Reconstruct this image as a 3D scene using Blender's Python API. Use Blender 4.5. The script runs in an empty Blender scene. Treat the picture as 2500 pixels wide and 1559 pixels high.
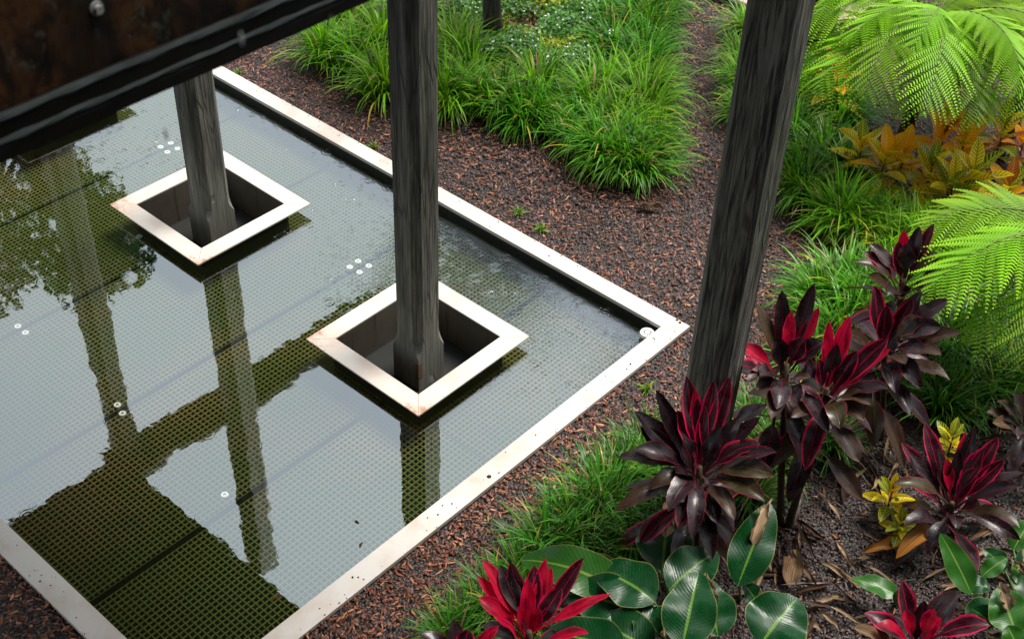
import bpy, math, random
import numpy as np
from mathutils import Vector, Matrix

random.seed(7)
rng = np.random.default_rng(11)
sc = bpy.context.scene
COL = sc.collection
S = 1.138                                   # metres per planter side (grating pitch 38 mm)

# ------------------------------------------------------------------ camera
F_PX, YAW, PITCH, ROLL = 3167.045, 2.2726626, 0.7004252, 0.0430961
CAM = Vector((3.2720161, -5.6581984, 5.4150369)) * S
fw = Vector((math.cos(YAW) * math.cos(PITCH), math.sin(YAW) * math.cos(PITCH), -math.sin(PITCH)))
rt = fw.cross(Vector((0, 0, 1))).normalized()
upv = rt.cross(fw)
RT = math.cos(ROLL) * rt + math.sin(ROLL) * upv
UP = -math.sin(ROLL) * rt + math.cos(ROLL) * upv
cam = bpy.data.cameras.new('camera')
cam.sensor_width = 36.0
cam.lens = F_PX * 36 / 2500
cam.clip_start, cam.clip_end = 0.05, 2000
cam.dof.use_dof = True
cam.dof.focus_distance = 8.6
cam.dof.aperture_fstop = 3.6
co = bpy.data.objects.new('camera', cam)
M = Matrix((RT, UP, -fw)).transposed().to_4x4()
M.translation = CAM
co.matrix_world = M
COL.objects.link(co)
sc.camera = co

# ------------------------------------------------------------------ sky, sun, exposure
SUN_EL, SUN_AZ = math.radians(64), math.radians(74)      # azimuth: direction towards the sun, from +x towards +y
world = bpy.data.worlds.new('World')
sc.world = world
world.use_nodes = True
nt = world.node_tree
bg = nt.nodes['Background']
sky = nt.nodes.new('ShaderNodeTexSky')
sky.sky_type = 'NISHITA'
sky.sun_disc = False
sky.sun_elevation = SUN_EL
sky.sun_rotation = math.pi / 2 - SUN_AZ
sky.air_density = 1.0
sky.dust_density = 4.0
sky.ozone_density = 1.0
hs = nt.nodes.new('ShaderNodeHueSaturation')
hs.inputs['Saturation'].default_value = 0.34
hs.inputs['Value'].default_value = 1.0
ov = nt.nodes.new('ShaderNodeMix'); ov.data_type = 'RGBA'
ov.inputs[0].default_value = 0.65                        # even cloud cover over the clear-sky colour
ov.inputs[7].default_value = (10.0, 10.8, 11.3, 1)
nt.links.new(sky.outputs[0], hs.inputs['Color'])
nt.links.new(hs.outputs[0], ov.inputs[6])
nt.links.new(ov.outputs[2], bg.inputs['Color'])
bg.inputs['Strength'].default_value = 0.07
sun = bpy.data.lights.new('sun', 'SUN')
sun.energy = 2.7
sun.angle = math.radians(24)
sun.color = (1.0, 0.95, 0.87)
so = bpy.data.objects.new('sun', sun)
sd = Vector((math.cos(SUN_EL) * math.cos(SUN_AZ), math.cos(SUN_EL) * math.sin(SUN_AZ), math.sin(SUN_EL)))
so.rotation_euler = sd.to_track_quat('Z', 'Y').to_euler()
so.location = (4, 6, 12)
COL.objects.link(so)
vs = sc.view_settings
vs.view_transform, vs.look, vs.gamma, vs.exposure = 'Standard', 'None', 1.0, 1.1
vs.use_curve_mapping = False
sc.render.engine = 'CYCLES'
sc.cycles.use_denoising = True
sc.cycles.max_bounces = 8
sc.cycles.transparent_max_bounces = 12
sc.cycles.caustics_reflective = False
sc.cycles.caustics_refractive = False

# ------------------------------------------------------------------ pixel helpers (pixels of a 2425-wide view)
PXV = 2500 / 2425
def ray(px, py):
    a = (px * PXV - 1250) / F_PX; b = (py * PXV - 779.5) / F_PX
    return (fw + RT * a - UP * b).normalized()
def P(px, py, z=0.0):
    d = ray(px, py)
    return CAM + d * ((z - CAM.z) / d.z)
def project(v):                                          # arrays (n,3) -> view pixels
    q = np.asarray(v) - np.array(CAM)
    c = q @ np.array([RT, UP, fw]).T
    return np.stack([(1250 + F_PX * c[:, 0] / c[:, 2]) / PXV, (779.5 - F_PX * c[:, 1] / c[:, 2]) / PXV], 1), c[:, 2]
ZG = -0.045                                              # mulch level (coping top is z = 0)

# ------------------------------------------------------------------ mesh helpers
def mesh(name, verts, faces, uvs=None, cols=None, smooth=False):
    me = bpy.data.meshes.new(name)
    verts = np.asarray(verts, dtype=np.float32).reshape(-1, 3)
    if isinstance(faces, np.ndarray):
        k = faces.shape[1]
        me.vertices.add(len(verts)); me.vertices.foreach_set('co', verts.ravel())
        me.loops.add(faces.size); me.loops.foreach_set('vertex_index', faces.astype(np.int32).ravel())
        me.polygons.add(len(faces))
        me.polygons.foreach_set('loop_start', np.arange(0, faces.size, k, dtype=np.int32))
        me.polygons.foreach_set('loop_total', np.full(len(faces), k, dtype=np.int32))
        me.update(calc_edges=True)
    else:
        me.from_pydata([tuple(v) for v in verts.tolist()], [], faces)
    if uvs is not None:
        uv = me.uv_layers.new(name='UVMap')
        li = np.empty(len(me.loops), dtype=np.int32); me.loops.foreach_get('vertex_index', li)
        uv.data.foreach_set('uv', np.asarray(uvs, dtype=np.float32)[li].ravel())
    if cols is not None:
        at = me.color_attributes.new('col', 'FLOAT_COLOR', 'POINT')
        c = np.asarray(cols, dtype=np.float32)
        if c.shape[1] == 3: c = np.concatenate([c, np.ones((len(c), 1), np.float32)], 1)
        at.data.foreach_set('color', c.ravel())
    if smooth:
        me.polygons.foreach_set('use_smooth', np.ones(len(me.polygons), dtype=bool))
    me.update()
    return me

def add(name, me, mat=None, parent=None, loc=None, rot=None, label=None, cat=None, group=None, kind=None):
    o = bpy.data.objects.new(name, me)
    COL.objects.link(o)
    if me is not None and mat is not None and not me.materials: me.materials.append(mat)
    if parent is not None: o.parent = parent
    if loc is not None: o.location = loc
    if rot is not None: o.rotation_euler = rot
    tag(o, label, cat, group, kind)
    return o
def tag(o, label=None, cat=None, group=None, kind=None):
    if label: o['label'] = label
    if cat: o['category'] = cat
    if group: o['group'] = group
    if kind: o['kind'] = kind
    return o
def copy_tree(o, parent=None):
    c = o.copy(); COL.objects.link(c)
    if parent is not None: c.parent = parent
    for ch in list(o.children): copy_tree(ch, c)
    return c

BF = [(0, 3, 2, 1), (4, 5, 6, 7), (0, 1, 5, 4), (1, 2, 6, 5), (2, 3, 7, 6), (3, 0, 4, 7)]
class MB:
    def __init__(s): s.v = []; s.f = []
    def box(s, x0, x1, y0, y1, z0, z1):
        b = len(s.v)
        s.v += [(x0, y0, z0), (x1, y0, z0), (x1, y1, z0), (x0, y1, z0), (x0, y0, z1), (x1, y0, z1), (x1, y1, z1), (x0, y1, z1)]
        s.f += [tuple(b + i for i in q) for q in BF]; return s
    def prism(s, poly, z0, z1):
        b = len(s.v); n = len(poly)
        s.v += [(x, y, z0) for x, y in poly] + [(x, y, z1) for x, y in poly]
        s.f += [tuple(b + n - 1 - i for i in range(n)), tuple(b + n + i for i in range(n))]
        s.f += [(b + i, b + (i + 1) % n, b + n + (i + 1) % n, b + n + i) for i in range(n)]; return s
    def tube(s, pts, rad, n=8, cap=True):
        b = len(s.v); pts = [Vector(p) for p in pts]
        for i, p in enumerate(pts):
            t = (pts[min(i + 1, len(pts) - 1)] - pts[max(i - 1, 0)]).normalized()
            a = t.orthogonal().normalized() if i == 0 else (pa - t * pa.dot(t)).normalized()
            pa = a; c = t.cross(a)
            for k in range(n):
                w = 2 * math.pi * k / n
                s.v.append(tuple(p + (a * math.cos(w) + c * math.sin(w)) * rad[i]))
        for i in range(len(pts) - 1):
            for k in range(n):
                s.f.append((b + i * n + k, b + i * n + (k + 1) % n, b + (i + 1) * n + (k + 1) % n, b + (i + 1) * n + k))
        if cap:
            s.f.append(tuple(b + n - 1 - k for k in range(n))); e = b + (len(pts) - 1) * n
            s.f.append(tuple(e + k for k in range(n)))
        return s
    def me(s, name, smooth=False): return mesh(name, s.v, s.f, smooth=smooth)

# ------------------------------------------------------------------ materials
class G:
    """tiny node-graph builder"""
    def __init__(s, name):
        s.m = bpy.data.materials.new(name); s.m.use_nodes = True
        s.t = s.m.node_tree; s.t.nodes.clear()
        s.out = s.n('OutputMaterial')
    def n(s, kind, ins=None, **props):
        nd = s.t.nodes.new('ShaderNode' + kind)
        for k, v in props.items(): setattr(nd, k, v)
        for k, v in (ins or {}).items(): s.set(nd, k, v)
        return nd
    def set(s, nd, k, v):
        sock = nd.inputs[k]
        if hasattr(v, 'is_output') or isinstance(v, bpy.types.NodeSocket): s.t.links.new(v, sock)
        else:
            if isinstance(v, tuple) and len(v) == 3 and sock.type == 'RGBA': v = (*v, 1)
            sock.default_value = v
    def math(s, op, a, b=0.0, c=0.0, clamp=False):
        return s.n('Math', {0: a, 1: b, 2: c}, operation=op, use_clamp=clamp).outputs[0]
    def mix(s, f, a, b, blend='MIX'):
        return s.n('Mix', {0: f, 6: a, 7: b}, data_type='RGBA', blend_type=blend).outputs[2]
    def ramp(s, f, stops):
        nd = s.n('ValToRGB', {0: f}); cr = nd.color_ramp
        while len(cr.elements) < len(stops): cr.elements.new(0.5)
        for e, (p, c) in zip(cr.elements, stops):
            e.position = p; e.color = (*c, 1) if isinstance(c, tuple) else (c, c, c, 1)
        return nd.outputs[0]
    def sstep(s, x, a, b):
        return s.n('MapRange', {0: x, 1: a, 2: b, 3: 0.0, 4: 1.0}, interpolation_type='SMOOTHSTEP').outputs[0]
    def coord(s, which='Object', scale=(1, 1, 1), loc=(0, 0, 0)):
        c = s.n('TexCoord').outputs[which]
        return s.n('Mapping', {'Vector': c, 'Scale': scale, 'Location': loc}).outputs[0]
    def pos(s, scale=(1, 1, 1)):
        return s.n('Mapping', {'Vector': s.n('NewGeometry').outputs['Position'], 'Scale': scale}).outputs[0]
    def noise(s, v, scale, detail=4, rough=.55, dist=0.0):
        return s.n('TexNoise', {'Vector': v, 'Scale': scale, 'Detail': detail, 'Roughness': rough, 'Distortion': dist}).outputs[0]
    def bump(s, h, strength=.5, dist=.01):
        return s.n('Bump', {'Height': h, 'Strength': strength, 'Distance': dist}).outputs[0]
    def bsdf(s, color, rough=.6, normal=None, spec=.5, metal=0.0, coat=0.0, trans=None, tcol=None):
        b = s.n('BsdfPrincipled', {'Base Color': color, 'Roughness': rough, 'Specular IOR Level': spec, 'Metallic': metal, 'Coat Weight': coat, 'Coat Roughness': .12})
        if normal is not None: s.set(b, 'Normal', normal)
        sh = b.outputs[0]
        if trans:
            t = s.n('BsdfTranslucent', {'Color': tcol if tcol is not None else color})
            sh = s.n('MixShader', {0: trans, 1: sh, 2: t.outputs[0]}).outputs[0]
        s.t.links.new(sh, s.out.inputs['Surface']); return s.m

def m_flat(name, c, rough=.6, spec=.5, vary=.25, scale=12, bump=.0):
    g = G(name); v = g.pos()
    n = g.noise(v, scale, 5)
    col = g.mix(n, tuple(x * (1 - vary) for x in c), tuple(min(1, x * (1 + vary)) for x in c))
    return g.bsdf(col, rough, g.bump(n, .4, bump) if bump else None, spec)

def m_wood(name, dark, light, streak, seedz):
    g = G(name)
    v = g.pos((1, 1, 1)); loc = (seedz, seedz * 2, seedz)
    v = g.n('Mapping', {'Vector': g.n('NewGeometry').outputs['Position'], 'Scale': (1, 1, .05), 'Location': loc}).outputs[0]
    v2 = g.n('Mapping', {'Vector': g.n('NewGeometry').outputs['Position'], 'Scale': (1, 1, .07), 'Location': loc}).outputs[0]
    grain = g.noise(v, 70, 6, .65)
    fine = g.noise(v, 240, 3, .6)
    broad = g.noise(v, 9, 3)
    patch = g.noise(v2, 38, 6, .65)
    f = g.math('ADD', g.math('MULTIPLY', grain, .6), g.math('MULTIPLY', broad, .5))
    col = g.ramp(f, [(.44, dark), (.55, tuple(a * .6 + b * .4 for a, b in zip(dark, light))), (.68, light)])
    col = g.mix(g.math('MULTIPLY', g.sstep(patch, .50, .60), streak), col, tuple(x * .18 for x in dark))
    col = g.mix(g.math('MULTIPLY', g.sstep(fine, .6, .72), .5), col, tuple(x * .3 for x in dark))
    crk = g.n('TexVoronoi', {'Vector': g.n('Mapping', {'Vector': g.n('NewGeometry').outputs['Position'], 'Scale': (1, 1, .045), 'Location': loc}).outputs[0], 'Scale': 24.0}, feature='DISTANCE_TO_EDGE').outputs['Distance']
    crack = g.sstep(crk, .045, .012)
    col = g.mix(g.math('MULTIPLY', crack, .5), col, (.004, .004, .003))
    # paler grey-brown towards the foot of the post
    z = g.n('SeparateXYZ', {0: g.n('NewGeometry').outputs['Position']}).outputs[2]
    foot = g.sstep(g.math('ADD', z, g.math('MULTIPLY', patch, .5)), .75, .25)
    col = g.mix(g.math('MULTIPLY', foot, .45), col, tuple(min(1, x * 1.25 + .02) for x in light))
    h = g.math('SUBTRACT', g.math('ADD', grain, g.math('MULTIPLY', fine, .6)), g.math('MULTIPLY', crack, 1.5))
    return g.bsdf(col, .62, g.bump(h, .8, .004), .35)

WOOD = [m_wood('weathered_wood_%d' % i, (.017 * k, .0165 * k, .0135 * k), (.135 * k, .132 * k, .110 * k), s, i * 3.7) for i, (s, k) in enumerate(((.3, 1.2), (.35, 1.5), (.25, 1.55), (.75, 2.0)))]

def m_coping(name, dirt):
    g = G(name); v = g.pos()
    a = g.noise(v, 3.0, 5, .6); b = g.noise(v, 26, 6, .7); c = g.noise(v, 160, 3, .7)
    col = g.mix(g.sstep(a, .42, .75), (.54, .51, .475), (.45, .375, .315))
    col = g.mix(g.math('MULTIPLY', g.sstep(b, .55, .72), .55 * dirt), col, (.50, .36, .28))
    col = g.mix(g.math('MULTIPLY', g.sstep(c, .66, .74), .5 * dirt), col, (.22, .15, .11))
    return g.bsdf(col, .55, g.bump(b, .2, .002), .4)
COPING = m_coping('painted_coping', .45)
COPING_D = m_coping('painted_coping_dirty', .95)

def m_rim():
    g = G('painted_rim_rusting'); v = g.pos(); o = g.n('TexCoord').outputs['Object']
    b = g.noise(v, 22, 7, .7); c = g.noise(v, 150, 3, .75); a = g.noise(v, 3.5, 4)
    sp = g.n('SeparateXYZ', {0: o})
    ax = g.math('ABSOLUTE', sp.outputs[0]); ay = g.math('ABSOLUTE', sp.outputs[1])
    mit = g.math('ABSOLUTE', g.math('SUBTRACT', ax, ay))              # distance from the mitre
    near = g.sstep(mit, .34, .0)
    outer = g.sstep(g.math('MAXIMUM', ax, ay), .47, .575)
    sidef = g.sstep(g.math('SUBTRACT', sp.outputs[0], sp.outputs[1]), -.9, .5)
    lo = g.sstep(sp.outputs[1], .35, -.35)
    r = g.math('ADD', g.math('MULTIPLY', near, .17), g.math('MULTIPLY', outer, .16))
    r = g.math('MULTIPLY', r, g.math('ADD', g.math('MULTIPLY', lo, .85), .15))
    r = g.math('ADD', g.math('ADD', r, g.math('MULTIPLY', g.math('MULTIPLY', lo, a), .16)), g.math('MULTIPLY', b, .66))
    col = g.mix(g.sstep(a, .4, .8), (.54, .51, .47), (.485, .40, .335))
    col = g.mix(g.math('MULTIPLY', g.sstep(r, .44, .86), .6), col, (.55, .36, .25))
    col = g.mix(g.math('MULTIPLY', g.sstep(g.math('ADD', r, g.math('MULTIPLY', c, .3)), .78, .94), .7), col, (.26, .10, .05))
    line = g.sstep(mit, .006, .002)
    col = g.mix(g.math('MULTIPLY', line, .6), col, (.25, .12, .07))
    return g.bsdf(col, .55, g.bump(b, .15, .002), .4)
RIM = m_rim()

def m_boxwall():
    g = G('planter_wall_stained')
    v = g.n('Mapping', {'Vector': g.n('NewGeometry').outputs['Position'], 'Scale': (1, 1, .06)}).outputs[0]
    a = g.noise(v, 14, 5, .7); b = g.noise(g.pos(), 9, 4)
    col = g.mix(b, (.066, .055, .042), (.11, .095, .072))
    col = g.mix(g.math('MULTIPLY', g.sstep(a, .56, .70), .8), col, (.030, .013, .006))
    return g.bsdf(col, .6, None, .3)
BOXWALL = m_boxwall()
DARKWALL = m_flat('pool_wall_dark', (.012, .014, .012), .7, .3)
POOLFLOOR = m_flat('pool_floor_algae', (.012, .016, .007), .9, .1)
def m_grating():
    g = G('algae_grating'); v = g.pos()
    a = g.noise(v, 1.1, 4); b = g.noise(v, 30, 5, .7)
    col = g.mix(g.sstep(a, .35, .65), (.125, .15, .028), (.07, .13, .042))
    col = g.mix(g.sstep(b, .35, .8), (.09, .11, .02), col)
    silt = g.noise(v, .55, 5, .65)
    col = g.mix(g.sstep(silt, .42, .66), col, (.19, .15, .05))
    col = g.mix(g.math('MULTIPLY', g.sstep(g.noise(v, 3.5, 5, .7), .52, .70), .6), col, (.07, .10, .035))
    return g.bsdf(col, .8, None, .2)
GRATING = m_grating()
WHITE = m_flat('white_plastic', (.85, .86, .86), .35, .5, .05)
SLOT = m_flat('black_slot', (.01, .01, .01), .9, .1)
PIPE = m_flat('algae_pipe', (.22, .20, .08), .5, .4, .4, 25)
STEEL = m_flat('dull_steel', (.22, .22, .21), .4, .5)

def m_beam():
    g = G('rusted_painted_steel'); v = g.pos((1, 1, .7))
    a = g.noise(v, 9, 7, .68, .6); b = g.noise(v, 22, 6, .7, .4); c = g.noise(v, 3, 3)
    col = g.ramp(a, [(.36, (.004, .003, .0025)), (.47, (.020, .010, .0045)), (.56, (.055, .024, .008)), (.66, (.026, .012, .006))])
    col = g.mix(g.math('MULTIPLY', g.sstep(b, .55, .66), .7), col, (.055, .060, .045))
    col = g.mix(g.math('MULTIPLY', g.sstep(c, .42, .62), .75), col, (.004, .004, .0035))
    return g.bsdf(col, .55, g.bump(a, .5, .006), .15)
BEAM = m_beam()
BEAMLIP = m_flat('dark_wet_steel', (.004, .0037, .003), .7, .12, .5, 9, .004)
BEAMEDGE = m_flat('skylit_flange_edge', (.017, .022, .023), .8, .1, .7, 8, .004)  # sky light caught by the flange edges, put into this paler blue-grey
DECKM = m_flat('dark_deck_timber', (.035, .03, .024), .8, .2, .5, 8)

def m_water():
    g = G('pond_water'); v = g.pos()
    sp = g.n('SeparateXYZ', {0: g.n('NewGeometry').outputs['Position']}); x, y = sp.outputs[0], sp.outputs[1]
    wob = g.noise(v, .9, 2)
    yy = g.math('ADD', y, g.math('MULTIPLY', g.math('SUBTRACT', wob, .5), .7))
    rain = g.math('ADD', g.math('MULTIPLY', g.sstep(yy, -1.75, -1.15), .9), .02)          # outside the deck's shelter
    heavy = g.math('MULTIPLY', g.sstep(yy, -1.35, -.85), g.math('MULTIPLY', g.sstep(x, -2.9, -2.0), g.sstep(x, .05, -.55)))
    flat = g.n('Mapping', {'Vector': v, 'Scale': (1, 1, 0)}).outputs[0]
    def rings(scale, freq, R, thr, off):
        vv = g.n('Mapping', {'Vector': flat, 'Location': (off, off * .7, 0)}).outputs[0]
        vo = g.n('TexVoronoi', {'Vector': vv, 'Scale': scale, 'Randomness': 1.0}, voronoi_dimensions='2D')
        d = vo.outputs['Distance']
        rnd = g.n('SeparateColor', {0: vo.outputs['Color']})
        r1, r2 = rnd.outputs[0], rnd.outputs[1]
        Rv = g.math('MULTIPLY', g.math('ADD', g.math('MULTIPLY', r2, .75), .25), R)
        band = g.math('MULTIPLY', g.sstep(g.math('DIVIDE', d, Rv), 1.0, .8), g.sstep(g.math('DIVIDE', d, Rv), .05, .5))
        s = g.math('SINE', g.math('MULTIPLY', d, freq))
        return g.math('MULTIPLY', g.math('MULTIPLY', s, band), g.sstep(r1, thr, thr + .02))
    h1 = rings(5.2, 42, .38, .5, 0.0)
    h2 = rings(11, 34, .42, .45, 3.3)
    h3 = rings(24, 26, .45, .3, 7.7)
    chop = g.noise(v, 52, 2, .5, .6)
    hr = g.math('ADD', g.math('MULTIPLY', h1, .0008), g.math('ADD', g.math('MULTIPLY', h2, .00045), g.math('MULTIPLY', h3, .00016)))
    hr = g.math('MULTIPLY', hr, rain)
    chopm = g.math('MULTIPLY', g.math('MULTIPLY', chop, .0019), g.math('ADD', heavy, g.math('MULTIPLY', rain, .05)))
    slow = g.math('MULTIPLY', g.noise(v, 5.5, 2, .45), .00075)
    sl2 = g.math('MULTIPLY', g.noise(v, 2.0, 1, .4), .0016)
    h = g.math('ADD', g.math('ADD', hr, chopm), g.math('ADD', slow, sl2))
    nrm = g.bump(h, 1.0, 1.0)
    gl = g.n('BsdfGlossy', {'Color': (.88, .95, 1, 1), 'Roughness': g.math('ADD', g.math('MULTIPLY', heavy, .07), .012), 'Normal': nrm})
    tr = g.n('BsdfTransparent', {'Color': (.95, .97, .90, 1)})
    fc_ = g.n('LayerWeight', {'Blend': .5, 'Normal': nrm}).outputs['Facing']
    fr = g.math('ADD', g.math('MULTIPLY', g.math('POWER', fc_, 3.0), .50), .27, clamp=True)
    ms = g.n('MixShader', {0: fr, 1: tr.outputs[0], 2: gl.outputs[0]})
    g.t.links.new(ms.outputs[0], g.out.inputs['Surface'])
    return g.m
WATER = m_water()

def m_ground():
    g = G('wet_soil'); v = g.pos()
    vo = g.n('TexVoronoi', {'Vector': v, 'Scale': 55.0})
    rc = g.n('SeparateColor', {0: vo.outputs['Color']}).outputs[0]
    n = g.noise(v, 1.3, 4)
    col = g.ramp(rc, [(.0, (.007, .005, .004)), (.5, (.018, .011, .008)), (.85, (.04, .020, .012)), (1.0, (.06, .027, .014))])
    col = g.mix(n, col, (.014, .010, .009), 'MIX')
    return g.bsdf(col, .5, g.bump(g.math('SUBTRACT', 1.0, vo.outputs['Distance']), .8, .01), .4)
GROUND = m_ground()
def m_col(name, rough, spec, trans=0.0, coat=0.0, vary=.3):
    g = G(name)
    c = g.n('VertexColor', layer_name='col').outputs[0]
    r = g.n('ObjectInfo').outputs['Random']
    hsv = g.n('HueSaturation', {'Color': c, 'Value': g.math('ADD', g.math('MULTIPLY', r, vary), 1 - vary / 2), 'Hue': g.math('ADD', g.math('MULTIPLY', r, .018), .491)}).outputs[0]
    return g.bsdf(hsv, rough, None, spec, 0.0, coat, trans or None, g.n('HueSaturation', {'Color': hsv, 'Value': 1.35}).outputs[0])
CHIP = m_col('bark_and_stone_chips', .48, .35, vary=0)
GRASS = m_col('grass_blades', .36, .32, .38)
FERN = m_col('fern_leaflets', .5, .3, .42, vary=.55)
FLORA = m_col('small_leaves', .5, .4, .25)
BARK = m_wood('tree_bark', (.012, .010, .008), (.07, .058, .045), .6, 21.0)
STEM = m_flat('brown_cane', (.05, .035, .02), .7, .3, .5, 30, .004)

def m_leaf(name, c1, c2, edge, ew, rough=.32, trans=.18, streak=26, spec=.5, coat=.25, blotch=None):
    g = G(name)
    uv = g.n('UVMap').outputs[0]
    sp = g.n('SeparateXYZ', {0: uv}); u, w = sp.outputs[0], sp.outputs[1]
    r = g.n('ObjectInfo').outputs['Random']
    off = g.n('CombineXYZ', {0: g.math('MULTIPLY', r, 17.0), 1: g.math('MULTIPLY', r, 5.0), 2: 0.0}).outputs[0]
    vv = g.n('VectorMath', {0: uv, 1: off}, operation='ADD').outputs[0]
    st = g.noise(g.n('Mapping', {'Vector': vv, 'Scale': (1.1, streak, 1)}).outputs[0], 1.0, 4, .6)
    bl = g.noise(g.n('Mapping', {'Vector': vv, 'Scale': (3.0, 2.0, 1)}).outputs[0], 1.0, 3, .6)
    e = g.math('ABSOLUTE', g.math('MULTIPLY', g.math('SUBTRACT', w, .5), 2.0))
    col = g.mix(g.sstep(st, .38, .66), c1, c2)
    if blotch: col = g.mix(g.math('MULTIPLY', g.sstep(bl, .48, .64), .8), col, blotch)
    ee = g.math('ADD', e, g.math('MULTIPLY', g.math('SUBTRACT', bl, .5), .35))
    col = g.mix(g.sstep(ee, 1 - ew * 1.6, 1 - ew * .4), col, edge)
    mid = g.sstep(e, .07, .02)
    col = g.mix(g.math('MULTIPLY', mid, .55), col, edge)
    val = g.math('ADD', g.math('MULTIPLY', r, .5), .75)
    col = g.n('HueSaturation', {'Color': col, 'Value': val}).outputs[0]
    h = g.math('ADD', g.math('MULTIPLY', st, .5), g.math('MULTIPLY', mid, -.6))
    wet = g.noise(g.pos(), 14, 4, .6)
    rg = g.math('ADD', g.math('MULTIPLY', g.sstep(wet, .40, .62), .28), rough - .12)
    drops = g.noise(g.pos(), 150, 1, .4)
    h = g.math('ADD', h, g.math('MULTIPLY', g.sstep(drops, .66, .74), .8))
    return g.bsdf(col, rg, g.bump(h, .55, .003), spec, 0.0, coat, trans)
LEAF = {
    'dark':   m_leaf('cordyline_dark', (.006, .003, .004), (.018, .007, .010), (.16, .004, .022), .075, .36, .15, spec=.35, coat=.1),
    'grey':   m_leaf('cordyline_greyed', (.018, .012, .014), (.050, .034, .036), (.14, .008, .022), .07, .26),
    'pinkdark': m_leaf('cordyline_wine', (.012, .002, .004), (.06, .003, .012), (.56, .005, .065), .20, .36, .34, spec=.35, coat=.1),
    'red':    m_leaf('cordyline_crimson', (.46, .002, .024), (.78, .007, .055), (.74, .008, .10), .12, .42, .48, spec=.25, coat=.05, blotch=(.14, .002, .012)),
    'olive':  m_leaf('cordyline_olive', (.020, .020, .006), (.050, .042, .012), (.20, .012, .030), .10, .34, .2, spec=.32, coat=.06, blotch=(.03, .012, .014)),
    'bronze': m_leaf('cordyline_bronze', (.022, .011, .007), (.065, .036, .016), (.07, .014, .012), .10, .40, .2, spec=.3, coat=.04, blotch=(.018, .010, .009)),
    'dry':    m_leaf('dry_leaf', (.10, .058, .030), (.24, .155, .085), (.08, .04, .02), .10, .7, .2, 18, .2, 0.0, blotch=(.10, .05, .025)),
    'tan':    m_leaf('withered_tan', (.26, .17, .095), (.46, .33, .21), (.14, .07, .035), .10, .75, .25, 14, .15, 0.0, blotch=(.10, .055, .03)),
    'amber':  m_leaf('amber_leaf', (.32, .11, .012), (.50, .22, .03), (.12, .04, .01), .15, .5, .3, 18, .3, 0.0),
}
def m_paddle(name, c1, c2, mid):
    g = G(name); uv = g.n('UVMap').outputs[0]
    sp = g.n('SeparateXYZ', {0: uv}); u, w = sp.outputs[0], sp.outputs[1]
    e = g.math('ABSOLUTE', g.math('MULTIPLY', g.math('SUBTRACT', w, .5), 2.0))
    k = g.math('SUBTRACT', g.math('MULTIPLY', u, 3.0), g.math('MULTIPLY', e, .55))           # veins sweep to the tip
    vein = g.math('SINE', g.math('MULTIPLY', k, 46.0))
    n = g.noise(g.n('Mapping', {'Vector': uv, 'Scale': (3, 3, 1)}).outputs[0], 1.0, 4)
    col = g.mix(n, c1, c2)
    col = g.mix(g.math('MULTIPLY', g.sstep(vein, .3, 1.0), .25), col, tuple(x * 1.6 for x in c2))
    col = g.mix(g.sstep(e, .075, .03), col, mid)
    col = g.mix(g.math('MULTIPLY', g.sstep(e, .95, .99), .6), col, (.25, .26, .06))
    spots = g.noise(g.pos(), 260, 1, .4)
    col = g.mix(g.math('MULTIPLY', g.sstep(spots, .74, .78), .5), col, (.35, .45, .38))
    h = g.math('ADD', g.math('MULTIPLY', vein, .5), g.math('MULTIPLY', g.sstep(e, .1, .0), -2.0))
    wet = g.noise(g.pos(), 10, 4, .6)
    return g.bsdf(col, g.math('ADD', g.math('MULTIPLY', g.sstep(wet, .4, .62), .25), .22), g.bump(h, .14, .003), .24, 0.0, .04, .18)
PADDLE = m_paddle('paddle_green', (.002, .028, .008), (.005, .055, .012), (.09, .20, .02))
PADDLE_L = m_paddle('paddle_light_green', (.015, .075, .010), (.03, .12, .014), (.16, .26, .04))
def m_croton(name, field, vein, edge):
    g = G(name); uv = g.n('UVMap').outputs[0]
    sp = g.n('SeparateXYZ', {0: uv}); u, w = sp.outputs[0], sp.outputs[1]
    r = g.n('ObjectInfo').outputs['Random']
    e = g.math('ABSOLUTE', g.math('MULTIPLY', g.math('SUBTRACT', w, .5), 2.0))
    k = g.math('SUBTRACT', g.math('MULTIPLY', u, 3.0), g.math('MULTIPLY', e, .5))
    s = g.math('SINE', g.math('ADD', g.math('MULTIPLY', k, 21.0), g.math('MULTIPLY', r, 6.0)))
    n = g.noise(g.n('Mapping', {'Vector': uv, 'Scale': (4, 4, 1)}).outputs[0], 1.0, 3)
    vm = g.math('MULTIPLY', g.sstep(g.math('ADD', s, g.math('MULTIPLY', n, .8)), .5, 1.1), g.sstep(e, .95, .75))
    mid = g.sstep(e, .16, .06)
    col = g.mix(g.math('MAXIMUM', vm, mid), field, vein)
    col = g.mix(g.sstep(e, .86, .96), col, edge)
    return g.bsdf(col, .4, g.bump(vm, .3, .002), .3, 0.0, .05, .42)
CROTON = [m_croton('croton_green', (.03, .15, .012), (.62, .56, .03), (.55, .48, .03)),
          m_croton('croton_yellow', (.95, .66, .02), (.28, .28, .01), (.95, .70, .03)),
          m_croton('croton_orange', (.85, .30, .008), (.92, .55, .02), (.85, .34, .01)),
          m_croton('croton_rust', (.28, .055, .008), (.55, .19, .012), (.38, .09, .01))]
PAVER = m_flat('tan_paver', (.42, .30, .23), .75, .3, .25, 14, .002)
KERB = m_flat('dark_kerb', (.055, .05, .045), .8, .2, .5, 18, .004)
DROP = m_flat('water_drop', (.80, .84, .86), .1, .8, .03)

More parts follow.
